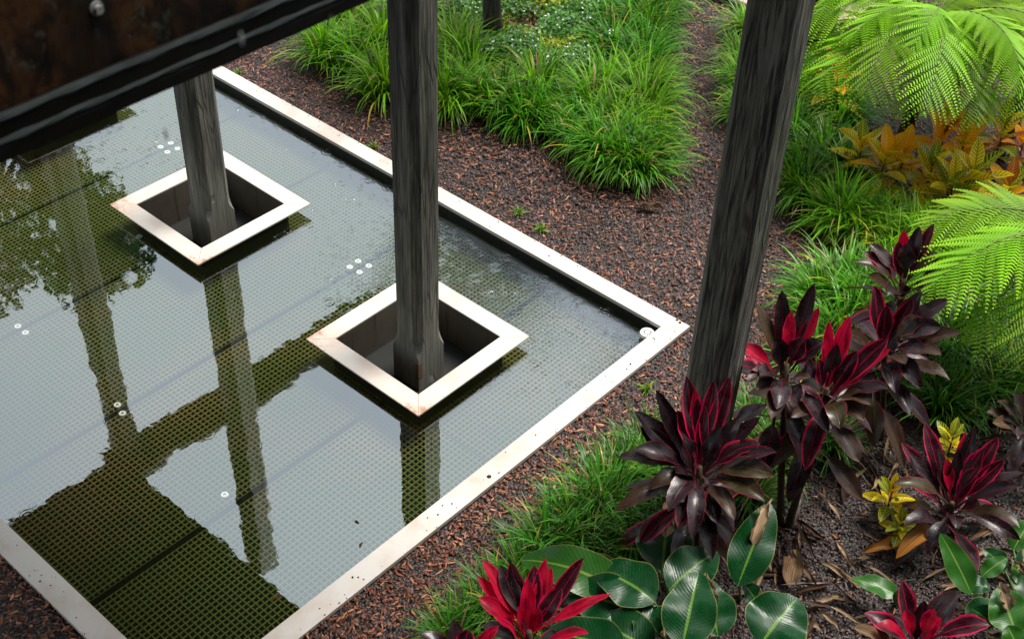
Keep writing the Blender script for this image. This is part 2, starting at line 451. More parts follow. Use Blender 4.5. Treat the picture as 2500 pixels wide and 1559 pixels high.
# ================================================================== THE SETTING
PX0, PY0, RW = -8.7, -4.0413 * S, 0.1329 * S             # pool outer rectangle x PX0..0, y PY0..0 ; coping width
ZW = -0.08 * S                                           # water level
ZGR = -0.19 * S - .055                                          # grating top
ZF = -0.62                                               # pool floor
# ground with a hole for the pool
gx = [-160, PX0 + .01, -.01, 160]; gy = [-160, PY0 + .01, -.01, 160]
gv = [(x, y, ZG) for y in gy for x in gx]
gf = [(j * 4 + i, j * 4 + i + 1, (j + 1) * 4 + i + 1, (j + 1) * 4 + i) for j in range(3) for i in range(3) if not (i == 1 and j == 1)]
add('ground', mesh('ground', gv, gf), GROUND, label='dark wet soil of the planting beds round the pool', cat='ground', kind='structure')

pool = add('reflecting_pool', None, label='shallow rectangular pool with wide white painted steel coping', cat='pool')
def rim_piece(poly, z0, z1, mat, parent, name='coping'):
    return add(name, MB().prism(poly, z0, z1).me(name), mat, parent)
i0, i1, j0, j1 = PX0 + RW, -RW, PY0 + RW, -RW
rim_piece([(PX0, 0), (i0, j1), (i1, j1), (0, 0)][::-1], -.03, 0, COPING, pool)
rim_piece([(0, 0), (i1, j1), (i1, j0), (0, PY0)][::-1], -.03, 0, COPING, pool)
rim_piece([(0, PY0), (i1, j0), (i0, j0), (PX0, PY0)][::-1], -.03, 0, COPING_D, pool)
rim_piece([(PX0, PY0), (i0, j0), (i0, j1), (PX0, 0)][::-1], -.03, 0, COPING, pool)
e = .012
for b in ((PX0 + e, -e, -.12, -e, ZF, -.031), (-.12, -e, PY0 + .12, -.121, ZF, -.031), (PX0 + e, -e, PY0 + e, PY0 + .12 - .001, ZF, -.031), (PX0 + e, PX0 + .12, PY0 + .12, -.121, ZF, -.031)):
    add('pool_wall', MB().box(*b).me('pool_wall'), DARKWALL, pool)
add('pool_floor', MB().box(PX0 + e, -e, PY0 + e, -e, ZF - .08, ZF - .001).me('pool_floor'), POOLFLOOR, pool)
add('outer_skirt', MB().box(PX0 + .02, -.003, PY0 + .003, PY0 + .011, -.14, -.031).me('outer_skirt'), KERB, pool)

# water sheet with openings for the planters
PC = [(-5.3684 * S, -1.2993 * S), (-3.27673 * S, -1.2993 * S), (-1.185077 * S, -1.2993 * S)]      # planters / posts
HI = .7392 * S / 2                                                                                  # rim inner half
HO = S / 2
hw = HI + .014
xs = sorted([PX0 + .12, -.12] + [c + s * hw for c, _ in PC for s in (-1, 1)])
yc = PC[0][1]; ys = [PY0 + .12, yc - hw, yc + hw, -.12]
wv = [(x, y, ZW) for y in ys for x in xs]; nx = len(xs)
wf = [(j * nx + i, j * nx + i + 1, (j + 1) * nx + i + 1, (j + 1) * nx + i) for j in range(3) for i in range(nx - 1)
      if not (j == 1 and i in (1, 3, 5))]
add('water', mesh('water', wv, wf), WATER, label='still pool water dimpled by rain along its far side', cat='water', kind='structure')

# ---- grating panels (real holes, 38 mm pitch)
PITCH_G, BAR, DEP = .038, .0074, .009
def grating_mesh(nx, ny, x0, y0, skip):
    vs, fs = [], []
    hb = BAR / 2
    for i in range(nx):
        for j in range(ny):
            cx, cy = x0 + i * PITCH_G, y0 + j * PITCH_G
            if skip(cx + PITCH_G / 2, cy + PITCH_G / 2): continue
            b = len(vs)
            o = [(cx, cy), (cx + PITCH_G, cy), (cx + PITCH_G, cy + PITCH_G), (cx, cy + PITCH_G)]
            q = [(cx + hb, cy + hb), (cx + PITCH_G - hb, cy + hb), (cx + PITCH_G - hb, cy + PITCH_G - hb), (cx + hb, cy + PITCH_G - hb)]
            vs += [(x, y, ZGR) for x, y in o] + [(x, y, ZGR) for x, y in q] + [(x, y, ZGR - DEP) for x, y in q]
            for k in range(4):
                k2 = (k + 1) % 4
                fs.append((b + k, b + k2, b + 4 + k2, b + 4 + k))
                fs.append((b + 4 + k, b + 4 + k2, b + 8 + k2, b + 8 + k))
    return mesh('grating_panel', np.array(vs), np.array(fs))
def in_planter(x, y):
    return any(abs(x - a) < hw + .0 and abs(y - b) < hw + .0 for a, b in PC)
SEAMX = [-.13, -1.255, -2.515, -3.76, -5.01, -6.26, -7.51, -8.57]
SEAMY = -1.84
ROWN = ['front', 'second', 'third', 'fourth', 'fifth', 'sixth', 'farthest']
panels = {}
for k in range(7):
    xa, xb = SEAMX[k + 1], SEAMX[k]
    gap = .020 if k in (0, 1) else .006
    n = int((xb - xa - gap) / PITCH_G)
    for j, (ya, yb) in enumerate(((PY0 + .13, SEAMY - (.014 if k == 0 else .004)), (SEAMY, -.13))):
        m = int((yb - ya) / PITCH_G)
        xst = (xa + gap) if k else xb - n * PITCH_G
        o = add('grating_panel', grating_mesh(n, m, xst, ya if j == 1 else yb - m * PITCH_G, in_planter), GRATING,
                label='%s square-mesh grating panel under water, counted from the pool corner, %s row' % (ROWN[k], ('camera-side', 'garden-side')[j]),
                cat='grating panel', group='mesh panels laid under the water')
        panels[(k, j)] = o
def washer_mesh():
    b = MB(); n = 16
    R0, R1 = .027, .010
    for k in range(n):
        w = 2 * math.pi * k / n; c, s_ = math.cos(w), math.sin(w)
        b.v += [(R0 * c, R0 * s_, 0), (R0 * .9 * c, R0 * .9 * s_, .006), (R1 * c, R1 * s_, .006), (R1 * c, R1 * s_, 0)]
    for k in range(n):
        a, d = 4 * k, 4 * ((k + 1) % n)
        b.f += [(a, d, d + 1, a + 1), (a + 1, d + 1, d + 2, a + 2), (a + 2, d + 2, d + 3, a + 3)]
    b.tube([(0, 0, -.004), (0, 0, .001)], [.005, .004], 6)
    return b.me('clip_washer')
WM = washer_mesh()
for (px, py) in ((380, 348), (404, 339), (420, 352), (396, 360), (42, 772), (60, 787), (278, 958), (290, 978), (532, 1170),
                 (828, 632), (848, 618), (873, 629), (851, 644), (330, 560)):
    p = P(px, py, ZGR + .006)
    k = max(i for i in range(7) if SEAMX[i] >= p.x)
    add('clip_washer', WM, WHITE, panels[(min(k, 6), 0 if p.y < SEAMY else 1)], loc=(p.x, p.y, ZGR + .003))

# ---- planter boxes round the posts
def make_planter():
    r = add('post_planter', None)
    o, i = HO, HI
    for poly in ([(-o, -o), (o, -o), (i, -i), (-i, -i)], [(o, -o), (o, o), (i, i), (i, -i)], [(o, o), (-o, o), (-i, i), (i, i)], [(-o, o), (-o, -o), (-i, -i), (-i, i)]):
        add('rim_plate', MB().prism(poly, -.012, 0).me('rim_plate'), RIM, r)
    t = .012; z0 = ZF - .02
    for bx in ((-i - t, i + t, -i - t, -i), (-i - t, i + t, i, i + t), (-i - t, -i, -i, i), (i, i + t, -i, i)):
        add('side_wall', MB().box(*bx, z0, -.0125).me('side_wall'), BOXWALL, r)
    for bx in ((-i - t - .004, i + t + .004, -i - t - .004, -i - t - .0005), (i + t + .0005, i + t + .004, -i - t, i + t), (-i - t, i + t, i + t + .0005, i + t + .004), (-i - t - .004, -i - t - .0005, -i - t, i + t)):
        add('outer_skin', MB().box(*bx, z0, -.013).me('outer_skin'), DARKWALL, r)
    add('planter_floor', MB().box(-i, i, -i, i, -.46, -.36).me('planter_floor'), DARKWALL, r)
    return r
pl0 = make_planter()
PLAB = ['farthest white-rimmed square planter box, behind the dark beam', 'white-rimmed square planter box, far one of the two in view',
        'white-rimmed rusting square planter box nearest the pool corner']
for k, (x, y) in enumerate(PC):
    o = pl0 if k == 0 else copy_tree(pl0)
    o.location = (x, y, 0)
    tag(o, PLAB[k], 'planter box', 'planter boxes standing in the pool')
    if k == 2:                                            # red smear and pale pipe inside the near box
        b = MB().tube([(.30, -.405, -.36), (.29, -.405, -.22), (.27, -.40, -.15), (.22, -.40, -.13), (.19, -.40, -.16)], [.008] * 5, 6)
        add('hose_end', b.me('hose_end', True), PIPE, o)

# ---- timber posts
A, CH = .23 * S, .20
def post_mesh(z0, stop, top):
    zs = [(z0, 0.002), (stop, 0.002)] + [(stop + .13 * t, CH * A * (1 - (1 - t) ** 2)) for t in (.12, .25, .4, .55, .7, .85, 1)]
    zs += [(z, CH * A) for z in np.linspace(stop + .35, top, 12)]
    h = A / 2; v = []; f = []
    for z, c in zs:
        v += [(h, -h + c, z), (h, h - c, z), (h - c, h, z), (-h + c, h, z), (-h, h - c, z), (-h, -h + c, z), (-h + c, -h, z), (h - c, -h, z)]
    for i in range(len(zs) - 1):
        for k in range(8): f.append((i * 8 + k, i * 8 + (k + 1) % 8, i * 8 + 8 + (k + 1) % 8, i * 8 + 8 + k))
    f.append(tuple(range(7, -1, -1))); e_ = (len(zs) - 1) * 8; f.append(tuple(e_ + k for k in range(8)))
    return mesh('timber_post', v, f)
ZD = 4.0 * S                                             # underside of the raised walkway
PLABEL = ['farthest octagonal grey timber post, hidden behind the dark beam', 'octagonal grey timber post in the far planter, cut off by the beam',
          'octagonal dark grey timber post rising from the near planter', 'thick streaked timber post standing in the mulch beside the pool corner']
for k, (x, y) in enumerate(PC + [(.922 * S, -1.285 * S)]):
    z0 = -.359 if k < 3 else ZG - .08
    o = add('timber_post', post_mesh(z0, -.057 if k < 3 else .12, ZD - .19), WOOD[k], loc=(x, y, 0), label=PLABEL[k], cat='post', group='timber posts carrying the raised walkway')
    if k == 2:
        # plugged mortise at the near corner of the foot
        c = A / 2
        add('mortise_plug', MB().prism([(c + .0015, -c - .0015), (c + .0015, -c + .035), (c - .03, -c - .0015)], -.25, -.10).me('mortise_plug'),
            m_flat('mortise_filler', (.16, .09, .06), .8, .2, .5, 30), o)

# ---- raised walkway overhead (seen in the water) and the dark beam at its edge
deck = add('raised_walkway', None, label='raised timber walkway overhead, seen only as dark reflection in the pool', cat='walkway')
DX0, DX1, DY0, DY1 = -5.5 * S, 1.0, -9.5, -1.38 * S
plank = MB().box(0, .138, DY0, DY1, ZD, ZD + .04).me('plank')
n = int((DX1 - DX0) / .1385)
for i in range(n): add('plank', plank, DECKM, deck, loc=(DX0 + i * .1385, 0, 0))
for y in (DY1 - .14, -3.4, -5.2, -7.0, -8.8):
    add('joist', MB().box(DX0, DX1, y, y + .12, ZD - .19, ZD - .002).me('joist'), DECKM, deck)
cw = add('cross_beam_walkway', None, label='narrow raised walkway crossing above the far pool end', cat='walkway')
for i in range(4):
    add('plank', MB().box(-5.53 * S + i * .134, -5.53 * S + i * .134 + .131, DY1 + .01, 7.0, ZD - .10, ZD + .02).me('plank'), DECKM, cw)

# roof, walls and floor added unseen behind the viewpoint to block sky light
ver = add('added_veranda', None, label='added roof, walls and floor on the camera side, outside the view, blocking sky light', cat='added_veranda')
hb = Vector((fw.x, fw.y, 0)).normalized(); hr_ = Vector((hb.y, -hb.x, 0))
def vpt(a, b, z): q = CAM + hr_ * a + hb * b; return (q.x, q.y, z)
def slab(name, a0, a1, b0, b1, z0, z1, mat):
    v = [vpt(a, b, z) for z in (z0, z1) for a, b in ((a0, b0), (a1, b0), (a1, b1), (a0, b1))]
    return add(name, mesh(name, v, [tuple(q) for q in BF]), mat, ver)
slab('floor', -2.2, 9, -5, .75, ZD - .02, ZD + .05, DECKM)
slab('roof', -7, 10, -6, 2.6, 8.4, 8.6, DECKM)
slab('back_wall', -7, 10, -6, -5.05, -.1, 8.39, DECKM)
slab('end_wall', 9.05, 10, -5.04, 1.5, -.1, 8.39, DECKM)
# profile of the beam (x outwards, z up) extruded along y
beam = add('edge_beam', None, label='dark rusted steel edge beam crossing the upper left corner', cat='beam')
BX, BZ = .945 * S + .0, 3.85 * S
def extr(name, prof, mat, y0=-9.5, y1=DY1 - .15, seg=60, jit=.0):
    m = len(prof); v = []; f = []
    for i in range(seg + 1):
        y = y0 + (y1 - y0) * i / seg
        for (x, z) in prof: v.append((x + random.uniform(-jit, jit), y, z + random.uniform(-jit, jit)))
    for i in range(seg):
        for k in range(m): f.append((i * m + k, i * m + (k + 1) % m, i * m + m + (k + 1) % m, i * m + m + k))
    f.append(tuple(range(m - 1, -1, -1))); f.append(tuple(seg * m + k for k in range(m)))
    return add(name, mesh(name, v, f), mat, beam)
extr('web', [(BX - .085, BZ + .10), (BX - .055, BZ + .10), (BX - .055, BZ + .80), (BX - .085, BZ + .80)], BEAM)
extr('upper_flange', [(BX - .16, BZ + .055), (BX - .012, BZ + .055), (BX - .012, BZ + .096), (BX - .02, BZ + .0985), (BX - .16, BZ + .0985)], BEAMLIP, jit=.0012)
extr('lower_flange', [(BX - .14, BZ), (BX, BZ), (BX, BZ + .034), (BX - .006, BZ + .0525), (BX - .14, BZ + .0525)], BEAMLIP, jit=.0015)
extr('flange_lip', [(BX - .030, BZ + .0987), (BX - .010, BZ + .097), (BX - .009, BZ + .103), (BX - .014, BZ + .108), (BX - .030, BZ + .108)], BEAMEDGE, seg=160, jit=.0022)
extr('flange_lip', [(BX - .012, BZ + .0527), (BX + .0015, BZ + .047), (BX + .002, BZ + .052), (BX - .004, BZ + .0565), (BX - .010, BZ + .0565)], BEAMEDGE, seg=160, jit=.0022)
d = ray(228, 20); bp = CAM + d * ((BX - .0545 - CAM.x) / d.x)
nb = MB().tube([(0, 0, 0), (.004, 0, 0), (.004, 0, 0), (.017, 0, 0)], [.020, .019, .012, .011], 12)
add('bolt', nb.me('bolt'), STEEL, beam, loc=bp)

# ---- overflow standpipe in the pool corner
p = P(1533, 786, -.035)
dr = add('overflow_pipe', None, loc=(p.x, p.y, 0), label='white round slotted overflow cap on a pipe in the pool corner', cat='overflow pipe')
add('pipe', MB().tube([(0, 0, ZF), (0, 0, -.062)], [.047, .047], 24).me('pipe', False), PIPE, dr)
add('cap', MB().tube([(0, 0, -.0615), (0, 0, -.044), (0, 0, -.035)], [.056, .056, .051], 28).me('cap'), WHITE, dr)
sl = MB().box(.018, .040, -.0028, .0028, -.0349, -.0335).me('slot')
for k in range(14): add('slot', sl, SLOT, dr, rot=(0, 0, 2 * math.pi * k / 14))

# ---- paved path and kerb beyond the garden
path = add('paved_path', MB().box(-9, -1.45, 4.63, 16, -.12, -.016).me('paved_path'), KERB, label='tan paved path beyond the garden at the top', cat='path', kind='structure')
pv = MB().box(.004, .396, .004, .296, -.0155, .012).me('paver')
for j in range(10):
    for i in range(9):
        q = Vector((-5.26 + i * .4 + (j % 2) * .2, 4.64 + j * .3, 0))
        add('paver', pv, PAVER, path, loc=q)
kerb = add('kerb', None, label='dark stone kerb edging the paved path', cat='kerb', kind='structure')
for i in range(4):
    add('kerb_stone', MB().box(0, .99, 0, .07, -.10, .035).me('kerb_stone'), KERB, kerb, loc=(-5.4 + i, 4.55, 0))
for i in range(4): add('kerb_stone', MB().box(0, .07, 0, .99, -.10, .035).me('kerb_stone'), KERB, kerb, loc=(-1.445, 4.63 + i, 0))

# ---- mulch: loose bark and stone chips (stuff)
def chips():
    N = 300000
    x = rng.uniform(-7.2, 3.6, N); y = rng.uniform(-4.9, 7.4, N)
    keep = ~((x < .0) & (x > PX0) & (y < .0) & (y > PY0)) & ((y < 4.54) | (x > -1.36))
    x, y = x[keep], y[keep]
    pp, dep = project(np.stack([x, y, np.full_like(x, ZG)], 1))
    k = (pp[:, 0] > -140) & (pp[:, 0] < 2570) & (pp[:, 1] > -120) & (pp[:, 1] < 1640)
    x, y = x[k], y[k]; n = len(x)
    t = np.array([(1, 0, 0), (-.5, .87, 0), (-.5, -.87, 0), (.1, .05, .8), (.0, -.1, -.6), (-.1, .3, .7)])
    base = np.array([(1, .1, .0), (.35, .9, .1), (-.6, .75, -.1), (-1, -.1, .1), (-.4, -.85, 0), (.6, -.7, .1), (.1, .15, .7), (-.2, -.2, .62)])
    fc = np.array([(0, 1, 6), (1, 2, 6), (2, 3, 6), (3, 7, 6), (3, 4, 7), (4, 5, 7), (5, 6, 7), (5, 0, 6)])
    kind = rng.random(n)
    brown = np.clip((-y - .2 + x * .15) / 2.0, 0, 1)        # bark dominates on the camera side
    sliver = kind < .16 + .10 * brown
    L = np.where(sliver, rng.uniform(.012, .033, n), rng.uniform(.005, .017, n))
    Wd = np.where(sliver, L * rng.uniform(.14, .32, n), L * rng.uniform(.6, .95, n))
    Hh = np.where(sliver, .006, L * rng.uniform(.45, .8, n))
    an = rng.uniform(0, 2 * np.pi, n)
    tx, ty = rng.normal(0, .22, n), rng.normal(0, .22, n)
    v = base[None] * (1 + rng.normal(0, .16, (n, 8, 3)))
    v = v * np.stack([L, Wd, Hh], 1)[:, None, :]
    z = v[:, :, 2] + v[:, :, 0] * tx[:, None] + v[:, :, 1] * ty[:, None]
    ca, sa = np.cos(an)[:, None], np.sin(an)[:, None]
    vx = v[:, :, 0] * ca - v[:, :, 1] * sa + x[:, None]; vy = v[:, :, 0] * sa + v[:, :, 1] * ca + y[:, None]
    lump = .012 * np.sin(x * 2.3 + np.sin(y * 3.1)) + .010 * np.sin(y * 4.7 + x)
    vz = z + (ZG + .004 + np.abs(rng.normal(0, .007, n)) + np.clip(lump, 0, 1))[:, None]
    c = np.empty((n, 3))
    pal_stone = np.array([(.026, .020, .023), (.055, .034, .036), (.014, .012, .014), (.13, .085, .080), (.045, .034, .040)])
    pal_bark = np.array([(.065, .022, .012), (.10, .036, .018), (.035, .013, .008), (.15, .062, .032), (.08, .030, .018)])
    pal_sl = np.array([(.20, .065, .022), (.30, .14, .06), (.12, .040, .016), (.34, .19, .10), (.15, .065, .035)])
    st = rng.random(n) > (.30 + .62 * brown)
    c[:] = pal_bark[rng.integers(0, 5, n)]
    c[st] = pal_stone[rng.integers(0, 5, st.sum())]
    c[sliver] = pal_sl[rng.integers(0, 5, sliver.sum())]
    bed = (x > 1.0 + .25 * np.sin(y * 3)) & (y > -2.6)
    c[bed & (kind > .02)] = pal_stone[rng.integers(0, 5, (bed & (kind > .02)).sum())] * np.array([.36, .22, .16])  # bed chips darkened: shade of plants and post put into their colour
    c *= rng.uniform(.45, 1.35, (n, 1)) * np.array([1.25, .95, .90])
    V3 = np.stack([vx, vy, vz], 2).reshape(-1, 3)
    F = (fc[None] + (np.arange(n) * 8)[:, None, None]).reshape(-1, 3)
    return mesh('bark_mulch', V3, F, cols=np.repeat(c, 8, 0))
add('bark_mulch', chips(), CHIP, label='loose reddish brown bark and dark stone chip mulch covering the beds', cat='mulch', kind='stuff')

# ================================================================== PLANTS
def col_var(c, s=.2): return tuple(max(0, x * random.uniform(1 - s, 1 + s)) for x in c)

# ---- strappy grass clumps
def clump_mesh(seed, nb, L, wd, spread, colA, colB, upright):
    r = random.Random(seed); v = []; f = []; c = []
    SG = 7
    for b in range(nb):
        az = r.uniform(0, 2 * math.pi); br = abs(r.gauss(0, .5)) * spread
        bx, by = math.cos(az) * br, math.sin(az) * br
        az += r.gauss(0, .5)
        l = L * r.uniform(.6, 1.15); w = wd * r.uniform(.7, 1.2)
        q = r.random()
        el = math.radians(r.uniform(38, 86) if r.random() > upright else r.uniform(66, 89))
        droop = r.uniform(1.1, 2.9) if el < 1.3 else r.uniform(.5, 2.4)
        kind = r.random()
        if kind < .035: ca, cb = (.30, .19, .07), (.42, .30, .14)
        elif kind < .055: ca, cb = (.20, .22, .02), (.55, .42, .04)
        else:
            t = r.random(); ca = tuple(a * (1 - t) + b_ * t for a, b_ in zip(colA, colB)); k = r.uniform(.7, 1.3)
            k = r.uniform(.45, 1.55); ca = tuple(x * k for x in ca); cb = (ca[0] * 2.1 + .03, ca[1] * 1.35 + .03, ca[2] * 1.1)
        x, y, z = bx, by, 0.0; e_ = el; base = len(v); tw = r.uniform(-.5, .5)
        for i in range(SG + 1):
            t = i / SG
            ww = w * (1 - t ** 2.2) * (.65 + .35 * min(1, t * 4)) + .0004
            sx, sy = -math.sin(az + tw * t), math.cos(az + tw * t)
            v.append((x + sx * ww, y + sy * ww, z + ww * .25)); v.append((x - sx * ww, y - sy * ww, z + ww * .25))
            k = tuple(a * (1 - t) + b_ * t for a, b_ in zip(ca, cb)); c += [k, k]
            if i < SG: f.append((base + 2 * i, base + 2 * i + 1, base + 2 * i + 3, base + 2 * i + 2))
            st = l / SG
            x += math.cos(az) * math.cos(e_) * st; y += math.sin(az) * math.cos(e_) * st
            z = max(.006, z + math.sin(e_) * st); e_ -= droop / SG * (.4 + 1.2 * t)
    return mesh('grass_clump', np.array(v), np.array(f), cols=np.array(c))
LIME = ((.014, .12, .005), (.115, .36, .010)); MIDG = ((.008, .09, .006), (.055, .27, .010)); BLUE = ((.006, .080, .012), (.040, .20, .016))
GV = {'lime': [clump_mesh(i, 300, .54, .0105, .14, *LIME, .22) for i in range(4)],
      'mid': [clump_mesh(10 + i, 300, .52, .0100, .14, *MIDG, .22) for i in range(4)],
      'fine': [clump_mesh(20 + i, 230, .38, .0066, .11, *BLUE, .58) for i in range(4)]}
ORD = ['first', 'second', 'third', 'fourth', 'fifth', 'sixth', 'seventh', 'eighth', 'ninth', 'tenth', 'eleventh', 'twelfth']
ROWS = [
 ('bank left of the near post', 'lime', [(770, 140, 1.0), (835, 75, 1.1), (845, 160, 1.0), (905, 120, 1.1), (915, 225, 1.05), (960, 60, 1.1)]),
 ('bank right of the near post', 'lime', [(1075, 140, 1.15), (1110, 175, 1.1), (1062, 250, 1.0), (1120, 235, 1.0)]),
 ('front edge of the middle bank', 'mid', [(1180, 262, 1.0), (1240, 295, 1.0), (1290, 285, 1.0), (1370, 330, 1.05), (1420, 375, 1.0), (1470, 402, .95), (1515, 412, .9), (1550, 372, .85)]),
 ('middle rows of the middle bank', 'lime', [(1270, 235, 1.0), (1400, 275, 1.1), (1460, 330, 1.1), (1510, 350, 1.0), (1440, 225, 1.1), (1510, 255, 1.15), (1520, 290, 1.0), (1530, 235, 1.0)]),
 ('back rows of the middle bank', 'mid', [(1450, 140, 1.1), (1520, 170, 1.1), (1410, 70, 1.0), (1490, 75, 1.15), (1530, 112, 1.05), (1550, 80, 1.0), (1540, 25, 1.1), (1560, 20, 1.0), (1470, 5, 1.0)]),
 ('row along the mulch trail', 'lime', [(1765, 80, .85), (1755, 150, .85), (1755, 215, .85), (1765, 280, .85), (1800, 210, 1.0)]),
 ('bank right of the streaked post', 'mid', [(1890, 240, 1.0), (1950, 245, 1.05), (1985, 300, 1.0), (1880, 330, 1.0), (1890, 420, 1.05), (1950, 400, 1.05), (1900, 470, .9), (2000, 440, 1.0)]),
 ('bank before the orange croton bed', 'lime', [(1985, 530, .9), (2040, 560, .9), (2090, 560, .9), (2150, 585, .9), (2215, 570, .85), (2285, 580, .8), (2110, 615, .9), (2190, 620, .9), (2340, 575, .8)]),
 ('patch behind the tall cordylines', 'mid', [(1940, 740, .95), (1990, 715, 1.05), (2050, 760, 1.05), (1910, 860, .9), (2110, 720, 1.0), (1990, 820, 1.0)]),
 ('shaded patch under the edge fern', 'fine', [(2230, 850, 1.3), (2300, 800, 1.3), (2370, 860, 1.3), (2280, 920, 1.3), (2350, 960, 1.3), (2220, 980, 1.2), (2410, 790, 1.3), (2170, 930, 1.2), (2420, 920, 1.2)]),
 ('fine strip in front of the pool', 'fine', [(1530, 1085, 1.0), (1475, 1145, 1.1), (1550, 1160, 1.1), (1415, 1205, 1.15), (1355, 1265, 1.2), (1450, 1240, 1.15), (1295, 1320, 1.15), (1390, 1320, 1.1), (1490, 1300, 1.0)]),
 ('fine tufts at the bottom edge', 'fine', [(1240, 1390, 1.05), (1180, 1450, 1.05), (1130, 1490, 1.0), (1075, 1535, 1.0), (1210, 1500, 1.0)]),
 ('tufts below the tall canes', 'fine', [(1800, 1010, 1.0), (1760, 1060, 1.0), (1830, 1090, 1.0), (1900, 1010, 1.0), (1770, 1180, 1.0), (1960, 1060, .9)]),
]
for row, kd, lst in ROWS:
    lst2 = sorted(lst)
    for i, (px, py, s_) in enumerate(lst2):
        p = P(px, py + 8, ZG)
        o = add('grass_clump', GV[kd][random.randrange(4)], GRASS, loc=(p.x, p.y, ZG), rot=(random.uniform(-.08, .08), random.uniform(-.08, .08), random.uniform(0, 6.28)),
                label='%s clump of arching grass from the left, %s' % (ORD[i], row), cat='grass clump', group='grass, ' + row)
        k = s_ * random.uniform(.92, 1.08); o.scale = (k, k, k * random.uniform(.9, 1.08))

# ---- generic leaf along a curve
def leaf_mesh(b, t, h, width, up=None, petiole=.18, fold=.25, wav=.06, n=12, belly=.55, tip=1.0, curl=0.0, ragged=0.0, thick=False):
    b, t = Vector(b), Vector(t); L = (t - b).length
    m = (b + t) / 2 + Vector((0, 0, h * L))
    d = t - b; dh = Vector((d.x, d.y, 0))
    if dh.length < .12 * L: dh = dh + Vector((random.uniform(-.1, .1), random.uniform(-.1, .1), 0)) * L
    side0 = dh.normalized().cross(Vector((0, 0, 1))).normalized() if up is None else d.normalized().cross(Vector(up)).normalized()
    ph = random.uniform(0, 6.28); tw = random.uniform(-.35, .35)
    v = []; uv = []; f = []; K = 6
    for i in range(n + 1):
        s_ = i / n
        p = b * (1 - s_) ** 2 + m * 2 * s_ * (1 - s_) + t * s_ ** 2
        tg = ((m - b) * (1 - s_) + (t - m) * s_).normalized()
        sd_ = (side0 - tg * side0.dot(tg)).normalized(); nm = sd_.cross(tg)
        a = tw * s_ + curl * s_ * s_
        sd_, nm = sd_ * math.cos(a) + nm * math.sin(a), nm * math.cos(a) - sd_ * math.sin(a)
        if s_ < petiole: w = .10 + .06 * s_ / max(petiole, .01)
        else:
            q = (s_ - petiole) / (1 - petiole)
            w = .14 + .86 * math.sin(math.pi * min(1, q ** belly)) ** .85 if q < 1 else 0
            w = min(w, (1.0001 - q) ** .62 * 2.0 * tip) if q > .5 else w
            w = max(w, .0)
        for k in range(K + 1):
            e_ = k / K * 2 - 1
            ww = width / 2 * w * (1 - ragged * random.random() * (abs(e_) > .9))
            off = nm * (abs(e_) ** 1.3 * fold * width / 2 * w) + nm * (wav * width * w * abs(e_) * math.sin(s_ * 13 + ph + (0 if e_ > 0 else 2)))
            v.append(p + sd_ * (e_ * ww) + off); uv.append((s_, (e_ + 1) / 2))
    for i in range(n):
        for k in range(K):
            a = i * (K + 1) + k; f.append((a, a + 1, a + K + 2, a + K + 1))
    return mesh('leaf', np.array([tuple(x) for x in v]), np.array(f), uvs=np.array(uv), smooth=True)

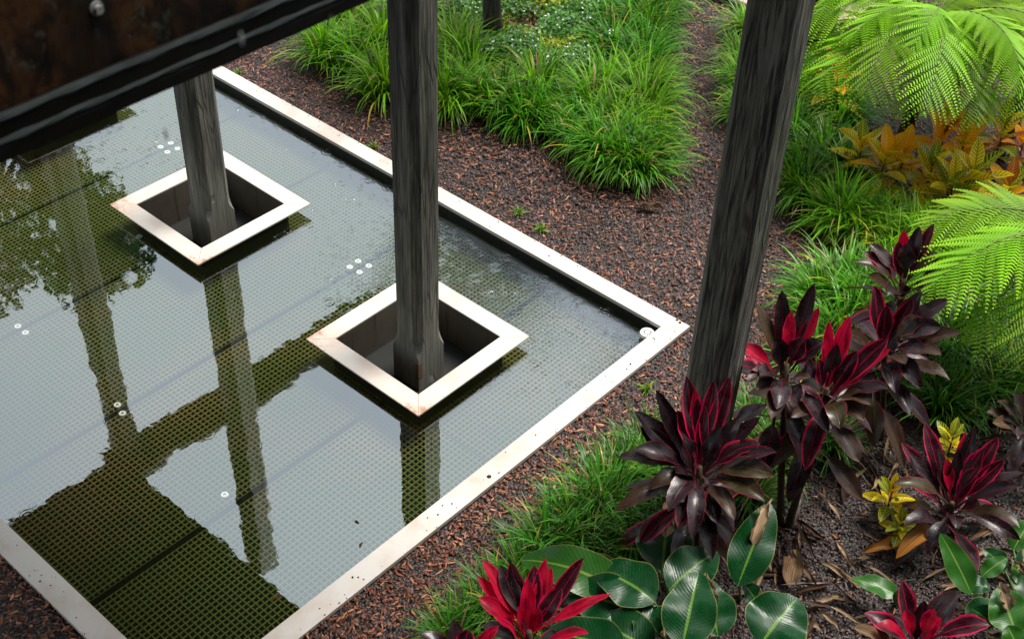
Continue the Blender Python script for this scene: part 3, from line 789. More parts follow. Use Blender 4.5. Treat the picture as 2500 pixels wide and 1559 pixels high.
# ---- cordylines: (name label, crown pixel, crown height, leaf length, ground pixel, leaves)
D, Gy, W_, R_, O_, B_, Y_, A_ = 'dark', 'grey', 'pinkdark', 'red', 'olive', 'bronze', 'dry', 'amber'
CORD = [
 ('dark wine cordyline rosette in front of the streaked post', (1656, 1110), .86, .60, (1650, 1400), .135, [
   (1625, 889, W_), (1645, 917, R_, .8), (1692, 900, W_), (1729, 891, W_), (1603, 970, W_, .9), (1553, 922, D), (1502, 972, D), (1516, 1009, D), (1461, 1084, B_),
   (1500, 1065, D), (1536, 1160, B_), (1455, 1210, B_), (1650, 1218, O_), (1740, 1232, B_), (1812, 1187, O_), (1835, 1126, O_), (1840, 1070, D), (1801, 1051, W_),
   (1801, 986, D), (1754, 984, Gy), (1583, 1210, D), (1639, 1277, D), (1700, 1240, D), (1670, 960, W_, .8), (1600, 1120, D), (1710, 1010, D), (1615, 1040, D)]),
 ('tall-caned cordyline with crimson heart touching the streaked post', (1862, 868), 1.15, .52, (1848, 1250), .135, [
   (1852, 686, D), (1929, 670, D), (1786, 713, O_), (1940, 726, R_, .7), (1873, 737, R_, .8), (1743, 815, R_, .9), (1737, 862, W_), (1791, 924, O_), (1920, 893, D),
   (1951, 811, D), (1838, 968, D), (1905, 800, W_), (1800, 890, D), (1890, 960, D), (1770, 905, B_), (1840, 800, D)]),
 ('tall-caned cordyline with pink striped stalks and drooping green leaves', (1958, 925), 1.0, .55, (1862, 1255), .135, [
   (1964, 759, R_, .8), (2014, 747, R_), (1872, 828, D), (1981, 811, D), (2110, 825, R_, .8), (2104, 801, W_), (2104, 920, D), (2063, 958, B_), (1990, 1015, O_),
   (2046, 995, B_), (1910, 930, W_), (1873, 988, B_), (2030, 830, W_), (1935, 850, W_), (2000, 880, D)]),
 ('dark purple cordyline with bronze drooping leaves beside the right-hand fern', (2093, 815), .85, .55, (2085, 1040), .14, [
   (2070, 675, W_), (2100, 723, W_), (2162, 706, W_), (2185, 689, D), (2246, 709, D), (2230, 774, D), (2192, 757, O_), (2277, 788, B_), (2145, 862, B_),
   (2009, 791, B_), (2250, 900, B_), (2200, 850, D), (2040, 880, D), (2120, 930, D), (2180, 920, D), (2060, 830, D), (2230, 840, B_)]),
 ('upper cordyline with wine red leaves against the bright grass', (2141, 668), .80, .50, (2125, 880), .13, [
   (2213, 529, W_), (2141, 543, R_), (2178, 536, D), (2128, 570, W_), (2060, 577, Gy), (2046, 597, W_), (2024, 621, B_), (2148, 577, D), (2230, 604, B_), (2232, 635, D),
   (2056, 652, B_), (2131, 709, B_), (2180, 690, D), (2100, 700, D)]),
 ('low wine red cordyline rosette among dry leaves on the right', (2253, 1195), .30, .58, (2262, 1265), .125, [
   (2189, 1001, W_), (2285, 1020, R_), (2308, 1009, D), (2365, 1036, W_), (2379, 1087, W_), (2243, 1084, R_, .7), (2134, 1047, W_), (2158, 1077, Gy), (2138, 1130, W_),
   (2114, 1145, O_), (2314, 1108, W_), (2425, 1118, D), (2415, 1150, D), (2321, 1196, D), (2141, 1244, D), (2263, 1250, D), (2121, 1322, A_), (2416, 1250, O_), (2270, 1060, D), (2220, 1060, D), (2330, 1060, W_)]),
 ('bright crimson cordyline at the bottom centre', (1252, 1500), .75, .52, (1252, 1720), .115, [
   (1143, 1325, R_), (1184, 1336, D), (1210, 1329, W_), (1293, 1320, R_), (1266, 1336, W_), (1306, 1342, R_), (1383, 1319, W_), (1227, 1434, R_, .7), (1133, 1414, R_),
   (1131, 1363, R_), (1449, 1405, R_, .8), (1395, 1499, R_, .8), (1250, 1370, R_), (1330, 1390, W_), (1181, 1468, R_), (1280, 1440, R_, .8)]),
 ('glossy pink and purple cordyline at the bottom right', (2172, 1522), .60, .48, (2180, 1690), .13, [
   (2134, 1371, W_), (2267, 1397, Gy, 1.3), (2046, 1451, W_), (2141, 1444, R_, .8), (2213, 1441, R_, .8), (2229, 1463, R_, .8), (2076, 1478, R_, .8), (2345, 1480, W_), (2019, 1485, Y_), (2190, 1420, D), (2300, 1540, D)]),
 ('dark cordyline tips rising over the bottom edge', (1085, 1570), .70, .40, (1090, 1750), .115, [
   (1072, 1465, Gy), (994, 1499, D), (1181, 1480, R_, .8), (1110, 1490, W_), (1020, 1540, W_), (1150, 1530, D)]),
 ('withered brown cordyline leaves at the right edge of the bed', (2440, 990), .45, .42, (2450, 1090), .11, [
   (2335, 975, B_), (2350, 1000, Y_), (2400, 930, B_), (2370, 1020, B_), (2410, 1040, D), (2360, 950, O_)]),
]
def cordyline(label, cpx, cz, L, gpx, wd, leaves):
    c = P(cpx[0], cpx[1], cz); gpt = P(gpx[0], gpx[1], ZG)
    gpt = Vector((c.x + max(-.35, min(.35, gpt.x - c.x)), c.y + max(-.35, min(.35, gpt.y - c.y)), ZG))
    r = add('cordyline', None, loc=gpt, label=label, cat='cordyline', group='red and purple cordylines in the bed')
    top = c + Vector((0, 0, .02))
    mid = (gpt + top) / 2 + Vector((random.uniform(-.05, .05), random.uniform(-.05, .05), 0))
    pts = [gpt * (1 - t) ** 2 + mid * 2 * t * (1 - t) + top * t * t - gpt for t in np.linspace(0, 1, 9)]
    add('cane', MB().tube(pts, list(np.linspace(.024, .016, 9) * (1 + .12 * np.array([0, 1, 0, 1, 0, 1, 0, 1, 0]))), 8).me('cane', True), STEM, r)
    vd = (c - CAM).normalized()
    for lf in leaves:
        tx, ty, kd = lf[:3]; ws = lf[3] if len(lf) > 3 else 1.0
        dr_ = ray(tx, ty); tc = (c - CAM).dot(dr_); near = CAM + dr_ * tc
        off = (near - c).length; low = (ty - cpx[1]) / 100.0
        room = math.sqrt(max(0, (L * random.uniform(.92, 1.05)) ** 2 - off ** 2))
        k = (-.15 if low < -.5 else -.55) * random.uniform(.5, 1.0)
        t = CAM + dr_ * (tc + k * room)
        if t.z < ZG + .04:
            q = (t.z - (ZG + .04)) / dr_.z; t = t - dr_ * q
        rd = Vector((t.x - c.x, t.y - c.y, 0)); rd = rd.normalized() * .02 if rd.length > 1e-4 else rd
        st = c + rd + Vector((0, 0, random.uniform(-.20, -.05) if low > -.4 else random.uniform(-.12, .02)))
        h = .08 if low < -.9 else (.26 if low < .2 else .36)
        me = leaf_mesh(st - gpt, t - gpt, h * random.uniform(.7, 1.3), (.9 if kd != 'red' else .82) * wd * ws * random.uniform(.85, 1.12), up=Vector((0, 0, .75)) + (CAM - c).normalized() * .35 + Vector((c.x - t.x, c.y - t.y, 0)).normalized() * .4, petiole=.26, fold=.30, belly=.85, wav=.075, ragged=.12, curl=random.uniform(-.5, .5))
        add('leaf', me, LEAF[kd], r)
for cdata in CORD: cordyline(*cdata)
def fillers(root, c, L, wd, n, depth):
    for i in range(n):
        az = i * 2.399 + random.uniform(-.3, .3); zz = -depth * (i + 1) / n
        b = c + Vector((math.cos(az) * .02, math.sin(az) * .02, zz))
        l = L * random.uniform(.65, .95); dz = random.uniform(-.55, .05) - .25 * i / n
        t = b + Vector((math.cos(az) * l * .8, math.sin(az) * l * .8, dz * l))
        t.z = max(t.z, ZG + .03)
        kd = random.choice((D, D, W_, B_, O_, D, Y_ if i > n * .75 else D))
        me = leaf_mesh(b - root.location, t - root.location, random.uniform(.12, .32), wd * random.uniform(.8, 1.05), petiole=.26, fold=.3, belly=.85, wav=.05, curl=random.uniform(-.8, .8))
        add('leaf', me, LEAF[kd], root)
roots = [o for o in COL.objects if o.name.startswith('cordyline') and o.type == 'EMPTY']
for o, cd in zip(sorted(roots, key=lambda q: q.name), CORD):
    fillers(o, P(cd[1][0], cd[1][1], cd[2]), cd[3], cd[5], 14 if cd[2] > .7 else 8, min(.45, cd[2] * .7))

# second cane of the tall pair leans away
# ---- paddle-leaved plants
def paddle_plant(label, root, lst, group='broad green paddle-leaved plants'):
    rt_ = P(root[0], root[1], ZG)
    r = add('paddle_leaf_plant', None, loc=rt_, label=label, cat='leafy plant', group=group)
    for (bp_, bz, tp, tz, w, mt, h, dry) in lst:
        b = P(bp_[0], bp_[1], bz); t = P(tp[0], tp[1], tz)
        up = (CAM - (b + t) / 2).normalized() * .6 + Vector((0, 0, .7))
        lo = add('leaf', leaf_mesh(b - rt_, t - rt_, h, w * 1.32, up=up, petiole=.03, fold=.18, wav=.075, n=16, belly=.66, tip=.86), mt, r)
        m_ = (b * .35 + rt_ * .65) + Vector((0, 0, .06))
        pts = [rt_ * (1 - s_) ** 2 + m_ * 2 * s_ * (1 - s_) + b * s_ ** 2 - rt_ for s_ in np.linspace(0, 1, 7)]
        add('stalk', MB().tube(pts, [.011, .010, .009, .008, .007, .006, .005], 7).me('stalk', True), STALK, r)
        if dry:
            k = b.lerp(t, .45)
            add('dry_patch', leaf_mesh(k - rt_ + Vector((0, 0, .03)), t - rt_ + Vector((0, 0, .05)), h + .1, w * .5, up=up, petiole=.0, fold=.6, wav=.22, n=14, curl=1.1, ragged=.6), LEAF['tan'], r)
STALK = m_flat('green_stalk', (.07, .16, .025), .4, .4, .3, 20)
paddle_plant('broad dark green paddle leaves filling the bottom centre beside the crimson cordyline', (1610, 1560), [
  ((1568, 1349), .42, (1582, 1198), .46, .25, PADDLE, .06, True),
  ((1470, 1400), .42, (1233, 1325), .36, .20, PADDLE_L, .22, False),
  ((1550, 1425), .48, (1405, 1350), .44, .22, PADDLE, .25, False),
  ((1585, 1395), .50, (1700, 1306), .52, .20, PADDLE, .18, False),
  ((1615, 1530), .55, (1655, 1352), .66, .22, PADDLE, .10, False),
  ((1700, 1505), .48, (1668, 1368), .58, .19, PADDLE, .10, True),
  ((1507, 1455), .40, (1334, 1404), .36, .23, PADDLE, .22, False),
  ((1480, 1550), .44, (1290, 1500), .36, .20, PADDLE, .2, False),
  ((1545, 1540), .40, (1390, 1470), .36, .22, PADDLE, .15, False),
  ((1560, 1500), .38, (1500, 1440), .44, .18, PADDLE, .15, False)])
paddle_plant('single large paddle leaf with pale midrib at the bottom, right of the others', (1800, 1570), [
  ((1800, 1525), .42, (1890, 1415), .48, .27, PADDLE, .12, False),
  ((1790, 1420), .16, (1760, 1380), .26, .09, PADDLE, .1, False)])
paddle_plant('paddle leaf with a torn brown withered half below the tall canes', (1752, 1420), [
  ((1747, 1385), .30, (1826, 1192), .52, .19, PADDLE, .12, True)])
paddle_plant('ragged green paddle leaves with chewed edges at the bottom right', (2330, 1440), [
  ((2300, 1405), .28, (2226, 1262), .50, .12, PADDLE_L, .08, False),
  ((2292, 1385), .26, (2345, 1392), .28, .10, PADDLE, .2, False),
  ((2406, 1500), .34, (2362, 1390), .42, .18, PADDLE_L, .12, True),
  ((2325, 1363), .26, (2385, 1320), .34, .08, PADDLE_L, .15, False),
  ((2430, 1420), .30, (2420, 1300), .36, .12, PADDLE, .15, True),
  ((2290, 1470), .24, (2380, 1440), .26, .14, PADDLE, .2, True)])
paddle_plant('crowded small paddle leaves in the bottom right corner', (2430, 1500), [
  ((2400, 1300), .20, (2440, 1230), .30, .12, PADDLE_L, .1, False), ((2380, 1350), .22, (2330, 1300), .30, .10, PADDLE, .15, False),
  ((2440, 1380), .30, (2395, 1340), .38, .12, PADDLE_L, .15, True), ((2350, 1480), .24, (2300, 1440), .30, .12, PADDLE, .15, False),
  ((2420, 1560), .30, (2385, 1480), .40, .14, PADDLE_L, .1, False), ((2380, 1540), .22, (2330, 1520), .26, .12, PADDLE, .15, True),
  ((2440, 1480), .34, (2470, 1400), .42, .14, PADDLE, .1, False)])
paddle_plant('small yellowing curled leaf lying behind the glossy pink cordyline', (2120, 1430), [
  ((2124, 1407), .12, (2015, 1370), .14, .10, PADDLE_L, .12, False), ((2130, 1440), .16, (2165, 1400), .3, .12, PADDLE_L, .1, False)])

# ---- ferns
def frond_mesh(seed, L, arch, droop, npair=19):
    r = random.Random(seed); v = []; f = []; c = []
    pts = []; e_ = arch; x = z = 0.0
    for i in range(npair + 5):
        pts.append((x, z, e_)); st = L / (npair + 5)
        x += math.cos(e_) * st; z += math.sin(e_) * st; e_ -= droop / (npair + 5)
    def quad(a, b, w, k):
        d = (b - a); sdv = d.cross(Vector((0, 0, 1)));
        if sdv.length < 1e-6: return
        sdv.normalize(); i = len(v); m_ = a.lerp(b, .45)
        v.extend([a + sdv * w, b + sdv * w * .4, b - sdv * w * .4, a - sdv * w]); f.append((i, i + 1, i + 2, i + 3)); c.extend([k] * 4)
    for i in range(4, npair + 5):
        q = (i - 4) / npair
        x, z, e_ = pts[i]
        pl_ = L * .30 * (math.sin(math.pi * min(1, (q * .80 + .17))) ** .8) * r.uniform(.9, 1.06) + .015
        if q > .93: pl_ *= .6
        for sgn in (-1, 1):
            ang = math.radians(66 - 30 * q) + r.uniform(-.12, .12)
            fwdv = Vector((math.cos(e_), 0, math.sin(e_)))
            out = Vector((0, sgn, 0))
            dirv = fwdv * math.cos(ang) + out * math.sin(ang)
            a = Vector((x, 0, z)); npn = max(4, int(pl_ / .0175)); prev = a
            sag = r.uniform(.15, .55)
            k0 = r.uniform(.8, 1.15)
            for j in range(npn):
                s_ = (j + .6) / npn
                pt = a + dirv * (pl_ * s_) + Vector((0, 0, -sag * pl_ * s_ * s_))
                tl = .040 * (1 - s_ ** 1.6) * (.55 + .45 * min(1, s_ * 5)) * (.5 + .5 * min(1, pl_ / .25)) + .004
                tv = (dirv + Vector((0, 0, -sag * 2 * s_))).normalized()
                pr = tv.cross(Vector((0, 0, 1))).normalized()
                kk = k0 * (.85 + .3 * s_)
                base = (.215 * kk, .45 * kk, .012)
                base = (base[0] * (1 + .4 * s_), base[1] * (1 + .15 * s_), base[2])
                for sg in (-1, 1):
                    quad(pt, pt + pr * sg * tl + tv * tl * .35 + Vector((0, 0, -tl * .22)), .0072, base)
                if j % 3 == 2 or j == npn - 1:
                    quad(prev, pt, .0016, (.10, .16, .02)); prev = pt
    me = mesh('frond', np.array([tuple(t) for t in v]), np.array(f), cols=np.array(c))
    b = MB().tube([(p[0], 0, p[1]) for p in pts], list(np.linspace(.009, .0015, len(pts))), 5)
    return me, b.me('rachis', True)
FR = [frond_mesh(s_, L, math.radians(a), dp) for s_, L, a, dp in ((1, 1.35, 42, 1.9), (2, 1.25, 30, 1.75), (3, 1.15, 22, 1.6), (4, 1.3, 55, 2.3), (5, 1.0, 35, 1.9))]
RACH = m_flat('frond_rachis', (.13, .17, .03), .5, .3, .4, 20)
def fern(label, cpx, cz, fr, trunk=True, s_=1.0):
    c = P(cpx[0], cpx[1], cz)
    r = add('tree_fern', None, loc=(c.x, c.y, ZG), label=label, cat='fern', group='bright green tree ferns')
    h = cz - ZG
    add('trunk', MB().tube([(0, 0, 0), (.02, .01, h * .4), (0, .02, h * .8), (0, 0, h)], [.075, .06, .06, .05], 10).me('trunk', True), BARK, r)
    for (az, vi, k, tilt) in fr:
        o = add('frond', FR[vi][0], FERN, r, loc=(0, 0, h - .02), rot=(random.uniform(-.25, .25), tilt, math.radians(az)))
        o.scale = (k * s_, k * s_, k * s_)
        add('rachis', FR[vi][1], RACH, o)
# image-right in plan is azimuth ~42 deg, image-down (towards camera) ~ -48 deg, image-left ~222 deg
fern('largest tree fern arching over the orange croton bed, top right', (2210, 50), 1.35, [
  (-70, 2, 1.1, .0), (-30, 2, 1.1, .0), (-140, 0, 1.15, .05), (-118, 2, 1.3, .05),
  (-62, 0, 1.12, 0), (-40, 1, 1.1, 0), (-20, 3, 1.1, 0), (-88, 0, 1.12, 0), (-108, 1, 1.2, 0), (-128, 2, 1.3, 0), (-150, 1, 1.15, -.05), (5, 1, 1.1, 0),
  (30, 0, 1.1, 0), (60, 1, 1.1, 0), (95, 0, 1.1, 0), (-50, 4, 1.1, -.25), (-110, 4, 1.15, -.3), (-5, 4, 1.1, -.3), (-150, 4, 1.2, -.3), (-75, 3, .9, -.2), (60, 4, 1, -.4)], s_=.92)
fern('tree fern at the upper right edge behind the largest one', (2470, 60), 1.25, [
  (-150, 1, 1.1, 0), (-120, 0, 1.1, 0), (-95, 1, 1.15, 0), (-70, 0, 1.1, 0), (-45, 2, 1.1, 0), (-175, 2, 1.1, 0), (160, 0, 1.0, 0), (-20, 1, 1, 0), (120, 1, 1, 0), (60, 0, 1, 0), (-130, 4, 1.1, -.3), (-85, 4, 1.1, -.25)])
fern('tree fern reaching in from the right edge above the dark grass', (2590, 580), 1.10, [
  (-165, 1, 1.0, 0), (-150, 0, 1.05, 0), (-137, 1, 1.1, 0), (-122, 0, 1.1, 0), (-108, 2, 1.1, 0), (-90, 1, 1.05, 0), (-60, 1, 1.0, 0), (-150, 4, 1.3, -.2), (-120, 4, 1.3, -.2), (-20, 1, 1, 0), (60, 0, 1, 0)])
fern('pale young tree fern at the top edge, right of the large trunk', (2330, -60), 1.1, [
  (-150, 1, 1.0, 0), (-115, 0, 1.0, 0), (-80, 1, 1.0, 0), (-50, 2, 1.0, 0), (-175, 2, 1.0, 0), (-20, 1, 1, 0), (40, 1, 1, 0), (120, 1, 1, 0)])

# ---- crotons
def croton_leaf(seed):
    random.seed(seed)
    return leaf_mesh((0, 0, 0), (.22, 0, .02), .16, .088, petiole=.12, fold=.3, wav=.03, n=9, belly=.8, tip=1.0)
CLM = [[None] * 4 for _ in range(3)]
for a in range(3):
    for b in range(4):
        me = croton_leaf(a * 7 + b); me.materials.append(CROTON[b]); CLM[a][b] = me
random.seed(5)
def croton(label, px, z, s_, mix, group='yellow and orange crotons under the ferns'):
    c = P(px[0], px[1], z)
    r = add('croton', None, loc=(c.x, c.y, ZG), label=label, cat='croton', group=group)
    h = z - ZG
    add('stem', MB().tube([(0, 0, 0), (.01, 0, h * .5), (0, .01, h + .05)], [.009, .008, .005], 6).me('stem', True), STEM, r)
    n = 15
    for i in range(n):
        lv = i / n
        o = add('leaf', CLM[random.randrange(3)][random.choices(range(4), mix)[0]], None, r,
                loc=(0, 0, h * (.45 + .6 * lv)), rot=(random.uniform(-.3, .3), -(-.35 + 1.35 * lv) + random.uniform(-.15, .15), i * 2.399 + random.uniform(-.3, .3)))
        k = s_ * (1.15 - .35 * lv) * random.uniform(.85, 1.15); o.scale = (k, k, k)
YG, OR, RU = (4, 5, 1, 0), (0, 4, 5, 0), (0, 2, 5, 2)
for lab, px, z, s_, mx in [
  ('glowing orange croton between the streaked post and the large fern', (1988, 158), .55, 1.3, OR),
  ('leftmost yellow-veined croton under the large fern', (2040, 345), .38, 1.3, YG),
  ('green croton with yellow netting below the large fern', (2095, 375), .38, 1.55, YG),
  ('orange croton just left of the dark fern trunk', (2140, 365), .38, 1.3, OR),
  ('green and yellow croton in front of the fern trunk', (2205, 400), .36, 1.4, YG),
  ('rusty orange croton right of the fern trunk', (2235, 320), .42, 1.5, RU),
  ('rust coloured croton under the hanging fern tips', (2285, 330), .42, 1.5, RU),
  ('brightest yellow croton in the middle of the bed', (2305, 410), .42, 1.55, (1, 7, 1, 0)),
  ('croton with yellow and green upright leaves at the front of the bed', (2258, 430), .36, 1.35, YG),
  ('dark green and rust croton at the right edge of the bed', (2375, 310), .42, 1.5, (4, 1, 1, 4)),
  ('small orange croton at the lower right corner of the bed', (2390, 445), .36, 1.35, (2, 4, 3, 1)),
  ('red-brown croton on the far right under the second fern', (2425, 330), .28, 1.1, RU),
  ('lone small yellow-veined croton beside the low wine red cordyline', (2110, 1165), .20, .72, (5, 5, 1, 0)),
  ('yellow speckled croton half hidden behind the low wine red cordyline', (2255, 1035), .28, .75, (4, 6, 0, 0)),
  ('tiny shaded croton at the foot of the lone yellow-veined one', (2135, 1240), .10, .6, (6, 2, 0, 0))]:
    croton(lab, px, z, s_, mx)

# ---- small-leaved shrubs with white flowers
def shrub_mesh(seed, rad, hgt, leafc, n, flower):
    r = random.Random(seed); v = []; f = []; c = []
    lobes = [(r.uniform(-.6, .6) * rad, r.uniform(-.6, .6) * rad, r.uniform(.35, .75) * hgt, r.uniform(.35, .6)) for _ in range(7)]
    for i in range(n):
        lx, ly, lz, lr = lobes[r.randrange(7)]
        th, ph = r.uniform(0, 6.28), math.acos(r.uniform(-.5, 1))
        k = lr * rad * (r.random() ** .35)
        p = Vector((lx + k * math.sin(ph) * math.cos(th), ly + k * math.sin(ph) * math.sin(th), max(.02, lz + k * .75 * math.cos(ph))))
        nrm = Vector((math.sin(ph) * math.cos(th), math.sin(ph) * math.sin(th), math.cos(ph) + .5)) + Vector((r.gauss(0, .5), r.gauss(0, .5), r.gauss(0, .4)))
        nrm.normalize(); a = nrm.orthogonal().normalized(); b = nrm.cross(a); w = r.uniform(0, 6.28)
        a, b = a * math.cos(w) + b * math.sin(w), b * math.cos(w) - a * math.sin(w)
        if flower:
            s_ = r.uniform(.009, .014); i0_ = len(v)
            for q in range(5):
                an = q * 1.2566; v.append(p + nrm * .008 + (a * math.cos(an) + b * math.sin(an)) * s_); c.append((.78, .82, .74))
            f.append(tuple(range(i0_, i0_ + 5)))
        else:
            L_ = r.uniform(.016, .030); i0_ = len(v); kk = r.uniform(.55, 1.4)
            col = tuple(x * kk for x in leafc)
            v += [p - a * L_, p + b * L_ * .45, p + a * L_, p - b * L_ * .45]; c += [col] * 4
            f.append((i0_, i0_ + 1, i0_ + 2, i0_ + 3))
    nm = 'flowers' if flower else 'foliage'
    return mesh(nm, [tuple(t) for t in v], f, cols=np.array(c))
SHR = [(shrub_mesh(40 + i, .38, .34, (.09, .24, .03), 2600, False), shrub_mesh(40 + i, .39, .35, None, 190, True)) for i in range(3)]
SHY = (shrub_mesh(50, .44, .32, (.34, .40, .012), 2200, False), shrub_mesh(50, .3, .2, None, 6, True))
SHB = (shrub_mesh(55, .30, .22, (.11, .045, .014), 900, False), None)
for lab, px, kd in [
  ('white-flowered shrub at the top edge beside the near post', (1065, 40), 0), ('white-flowered shrub left of the thin tree trunk', (1120, 65), 1),
  ('white-flowered shrub at the top between post and trunk', (1100, 0), 2), ('white-flowered shrub right behind the thin tree trunk', (1225, 40), 0),
  ('white-flowered shrub at the top edge right of the trunk', (1270, 5), 1), ('white-flowered mound beside the back grass rows', (1345, 85), 2),
  ('white-flowered mound in front of the thin trunk', (1225, 150), 1), ('low white-flowered mound left of the yellow shrub', (1275, 130), 0),
  ('white-flowered mound right of the yellow shrub', (1395, 130), 0), ('white-flowered sprig against the front grass', (1345, 180), 1),
  ('yellow-green shrub among the white-flowered mounds', (1325, 150), 3), ('yellow-green tuft at the foot of the thin trunk', (1222, 90), 3),
  ('yellow-green bush at the top edge left of the grass', (1320, 10), 3), ('brown twiggy shrub between trunk and white mound', (1260, 95), 4),
  ('brown twiggy shrub at the top edge', (1355, 30), 4), ('rust brown low shrub before the yellow shrub', (1290, 175), 4)]:
    p = P(px[0], px[1] + 6, ZG)
    r = add('low_shrub', None, loc=(p.x, p.y, ZG), rot=(0, 0, random.uniform(0, 6.28)), label=lab, cat='shrub', group='low shrubs round the thin tree')
    k = random.uniform(.85, 1.1) * (.6 if 'tuft' in lab else 1); r.scale = (k, k, k)
    fo, fl = SHR[kd] if kd < 3 else (SHY if kd == 3 else SHB)
    add('foliage', fo, FLORA, r, kind='stuff')
    if fl is not None and kd < 3: add('flowers', fl, FLORA, r, kind='stuff')
    add('stems', MB().tube([(0, 0, 0), (.03, .02, .15)], [.012, .006], 6).me('stems'), STEM, r)

# ---- trees
def tree(label, base, h, rad, r0, crown_z, n, name='garden_tree', leafc=(.03, .075, .014), cr=None):
    r = add(name, None, loc=(base.x, base.y, ZG), label=label, cat='tree', group='trees round the garden')
    pts = [(random.uniform(-.04, .04) * i, random.uniform(-.04, .04) * i, h * i / 6) for i in range(7)]; pts[0] = (0, 0, -.05)
    tb = MB().tube(pts, [r0 * 1.15] + [r0 * (1 - .09 * i) for i in range(1, 7)], 14)
    add('trunk', tb.me('trunk', True), BARK, r)
    ends = []
    for i in range(9):
        a = i * 2.4; z = h * random.uniform(.55, .95); L_ = rad * random.uniform(.6, 1.0)
        q = Vector((math.cos(a) * L_, math.sin(a) * L_, crown_z + random.uniform(-.35, .5) * rad)); ends.append(q)
        s_ = Vector((0, 0, min(z, crown_z)))
        add('limb', MB().tube([s_, s_.lerp(q, .5) + Vector((0, 0, .1)), q], [r0 * .35, r0 * .22, r0 * .08], 6).me('limb', True), BARK, r)
    v = []; f = []; c = []
    for i in range(n):
        q = random.choice(ends); k = rad * .45 * random.random() ** .4
        dv = Vector((random.gauss(0, 1), random.gauss(0, 1), random.gauss(0, .8))).normalized()
        p = q + dv * k; a = Vector((random.gauss(0, 1), random.gauss(0, 1), random.gauss(0, 1))).normalized(); b = a.orthogonal().normalized(); s_ = random.uniform(.04, .08)
        kk = random.uniform(.6, 1.4); i0_ = len(v)
        v += [tuple(p - a * s_), tuple(p + b * s_ * .5), tuple(p + a * s_), tuple(p - b * s_ * .5)]; c += [tuple(x * kk for x in leafc)] * 4
        f.append((i0_, i0_ + 1, i0_ + 2, i0_ + 3))
    add('crown', mesh('crown', np.array(v), np.array(f), cols=np.array(c)), FLORA, r)
tree('thin dark tree trunk standing among the white-flowered shrubs', P(1172, 120, ZG), 2.5, .85, .10, 2.3, 2800)
tree('thick grey tree trunk behind the streaked post at the top', P(1935, 95, ZG), 4.4, 1.4, .15, 4.8, 3500)
tree('leafy tree beyond the far end of the pool, seen as reflection', Vector((-11.0, .55, 0)), 4.6, 1.25, .16, 5.0, 7000)
tree('second leafy tree beyond the pool end, seen as broken reflection', Vector((-12.0, -1.9, 0)), 4.6, 1.0, .14, 5.2, 3500)

# ================================================================== SMALL THINGS
# crumbs on the coping
def crumb(seed):
    r = random.Random(seed); b = MB(); pts = [(r.uniform(.6, 1) * math.cos(k), r.uniform(.6, 1) * math.sin(k)) for k in np.linspace(0, 5.4, 7)]
    b.v = [(x, y, 0) for x, y in pts] + [(x * .75, y * .75, .55) for x, y in pts] + [(.05, .1, .9)]
    for k in range(7): b.f += [(k, (k + 1) % 7, 7 + (k + 1) % 7, 7 + k), (7 + k, 7 + (k + 1) % 7, 14)]
    return b.me('bark_crumb')
CRM = [crumb(i) for i in range(4)]
CRMAT = m_flat('dark_crumb', (.035, .022, .018), .7, .3, .4, 60)
spots = [(1550, 803, 1.2), (1493, 862, 1.6), (1484, 874, 1.0), (1585, 797, .6), (1603, 758, 1.6), (1610, 764, 1.8), (1598, 785, .7), (1640 - 40, 770, .5), (1158, 1128, 2.2), (1145, 1135, .5),
         (1197, 1070, .7), (1048, 1196, .9), (1070, 1192, 1.0), (1037, 1218, 1.1), (835, 1366, 1.2), (848, 1366, 1.1), (861, 1371, .8), (1316, 1022, .8), (1296, 1012, .5), (905, 1340, .5),
         (1090, 540, 1.0), (1300, 606, 1.2), (1278, 612, 1.3), (1262, 575, .6), (1290, 590, .6), (757, 1440, .9), (748, 1492, 1.6), (757, 1488, 1.0), (1010, 1255, .6), (730, 275, .8), (755, 300, .7), (800, 322, .8), (640, 228, .6), (900, 380, .7), (1180, 520, .6),
         (40, 1290, .8), (95, 1375, 1.0), (70, 1362, .7), (82, 1350, .5), (150, 1400, .5), (120, 1385, .8), (200, 1500, .7)]
er = random.Random(31)
edge = [Vector((-min(.12, er.expovariate(28)), er.uniform(-4.3, -.2), 0)) for _ in range(34)] + [Vector((er.uniform(-5.5, -.3), -min(.12, er.expovariate(28)), 0)) for _ in range(26)] + [Vector((er.uniform(-3, -.8), PY0 + min(.13, er.uniform(.01, .13)), 0)) for _ in range(16)]
spots += [(None, q, er.uniform(.35, 1.1)) for q in edge]
for i, (px, py, s_) in enumerate(spots):
    p = P(px, py, 0) if px is not None else py
    if not (-RW < p.x < 0 or -RW < p.y < 0 or PY0 < p.y < PY0 + RW): continue
    o = add('bark_crumb', CRM[i % 4], CRMAT, loc=(p.x, p.y, .0005), rot=(0, 0, random.uniform(0, 6)), label='small dark crumb of bark lying on the white coping', cat='bark crumb', group='bark crumbs scattered on the coping')
    k = .0085 * s_; o.scale = (k, k * random.uniform(.6, 1), k * .8)
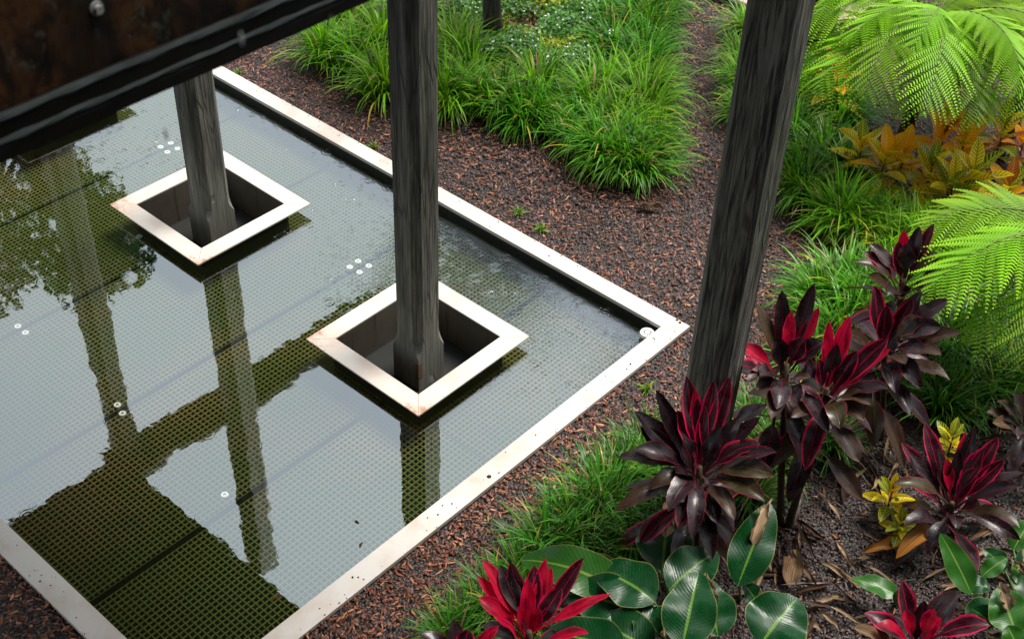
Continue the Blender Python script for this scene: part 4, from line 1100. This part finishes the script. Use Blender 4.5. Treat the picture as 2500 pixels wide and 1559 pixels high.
# dry leaf strips in the bed
DRYM = []
for i in range(9):
    random.seed(60 + i); L_ = random.uniform(.16, .42)
    me = leaf_mesh((0, 0, .01), (L_, 0, .015), random.uniform(.03, .12), random.uniform(.014, .034), up=(0, random.uniform(-.8, .8), 1), petiole=.1, fold=.8, wav=.2, curl=random.uniform(-2.5, 2.5)); me.materials.append(LEAF[('dry', 'tan', 'bronze')[i % 3]]); DRYM.append(me)
random.seed(9)
dspots = [(random.uniform(1870, 2160), random.uniform(1060, 1500)) for _ in range(52)] + [(random.uniform(2150, 2420), random.uniform(1240, 1500)) for _ in range(34)] + [(random.uniform(1720, 1900), random.uniform(1250, 1420)) for _ in range(12)]
for i, (px, py) in enumerate(dspots):
    p = P(px, py, ZG + .02)
    add('dry_leaf', DRYM[i % 9], None, loc=(p.x, p.y, ZG + .012), rot=(random.uniform(-.3, .3), random.uniform(-.25, .1), random.uniform(0, 6.28)),
        label=('dry brown strap leaf on the dark mulch right of the tall canes', 'dry brown strap leaf on the mulch near the low wine red cordyline', 'dry brown strap leaf at the foot of the tall canes')[0 if i < 52 else 1 if i < 86 else 2], cat='dry leaf', group=('dry leaves on the open mulch', 'dry leaves by the low cordyline', 'dry leaves at the cane foot')[0 if i < 52 else 1 if i < 86 else 2])
for lab, px, L_, w, kd, az in [('pale brown crumpled leaf lying on the mulch by the middle grass bank', (1510, 492), .22, .09, 'dry', .6),
                               ('curled tan leaf on the ground below the torn paddle leaf', (1870, 1390), .30, .14, 'dry', 2.0),
                               ('amber withered leaf hanging below the low wine red cordyline', (2160, 1290), .34, .10, 'amber', -2.2)]:
    p = P(px[0], px[1], ZG + .03); random.seed(hash(lab) % 97 if False else len(lab))
    me = leaf_mesh((0, 0, .02), (L_ * math.cos(az), L_ * math.sin(az), .03), .2, w, petiole=.05, fold=.8, wav=.2, curl=.8, ragged=.2)
    add('fallen_leaf', me, LEAF[kd], loc=(p.x, p.y, ZG + .01), label=lab, cat='fallen leaf')
random.seed(12)
# floating bits and weeds
for lab, px, L_ in [('orange brown twig floating near the front coping', (655, 1414), .07), ('tan seed husk floating in the dark reflection', (222, 1161), .03), ('dark leaf scrap floating near the front coping', (855, 1288), .045),
                    ('yellowish scrap floating left of the front coping', (845, 1235), .03), ('tiny brown husk floating in the bright sky reflection', (546, 1063), .02)]:
    p = P(px[0], px[1], ZW + .004); a = random.uniform(0, 3)
    b = MB().tube([(-L_ / 2, 0, 0), (-L_ * .1, .004, .003), (L_ / 2, -.002, 0)], [.003, .0065, .002], 6)
    add('floating_debris', b.me('floating_debris'), LEAF['amber'] if 'twig' in lab or 'husk' in lab else LEAF['bronze'], loc=p, rot=(0, 0, a), label=lab, cat='floating debris')
WEED = clump_mesh(77, 26, .09, .005, .02, (.06, .18, .015), (.12, .3, .02), .2)
for lab, px in [('small green weed in the mulch beside the far coping', (1228, 508)), ('small green weed in the mulch, middle of the trail', (1280, 548)), ('weed sprouting at the coping below the streaked post', (1530, 925)),
                ('tiny weed by the coping near the dark beam', (565, 178)), ('weed beside the coping left of the near post', (885, 352))]:
    p = P(px[0], px[1], ZG); add('weed', WEED, GRASS, loc=(p.x, p.y, ZG), rot=(0, 0, random.uniform(0, 6)), label=lab, cat='weed', group='small weeds in the mulch')
# falling raindrops
def drop_mesh():
    b = MB(); b.tube([(0, 0, z) for z in (-1, -.8, -.3, .3, .8, 1)], [.05, .3, .5, .45, .25, .03], 10); return b.me('raindrop', True)
DM = drop_mesh()
for lab, px, dist, ln in [('raindrop falling in front of the dark beam', (572, 92), 1.9, 38), ('raindrop falling left of the far planter post', (393, 316), 2.2, 36), ('raindrop over the rippled water right of the near post', (1367, 722), 3.2, 22),
                          ('raindrop over the near planter rim', (1020, 900), 2.6, 26), ('raindrop in front of the crotons', (2290, 412), 4.5, 13), ('raindrop before the grass bank at right', (2242, 510), 4.5, 14),
                          ('raindrop above the fern on the right', (2240, 552), 4.5, 14), ('raindrop at the right edge over the crotons', (2384, 364), 4.5, 13), ('faint raindrop at the end of the dark beam', (784, 42), 2.0, 12)]:
    p = CAM + ray(*px) * dist
    o = add('raindrop', DM, DROP, loc=p, label=lab, cat='raindrop', group='raindrops caught falling')
    k = ln / 2 / (F_PX / PXV) * dist; o.scale = (k * .42, k * .42, k)
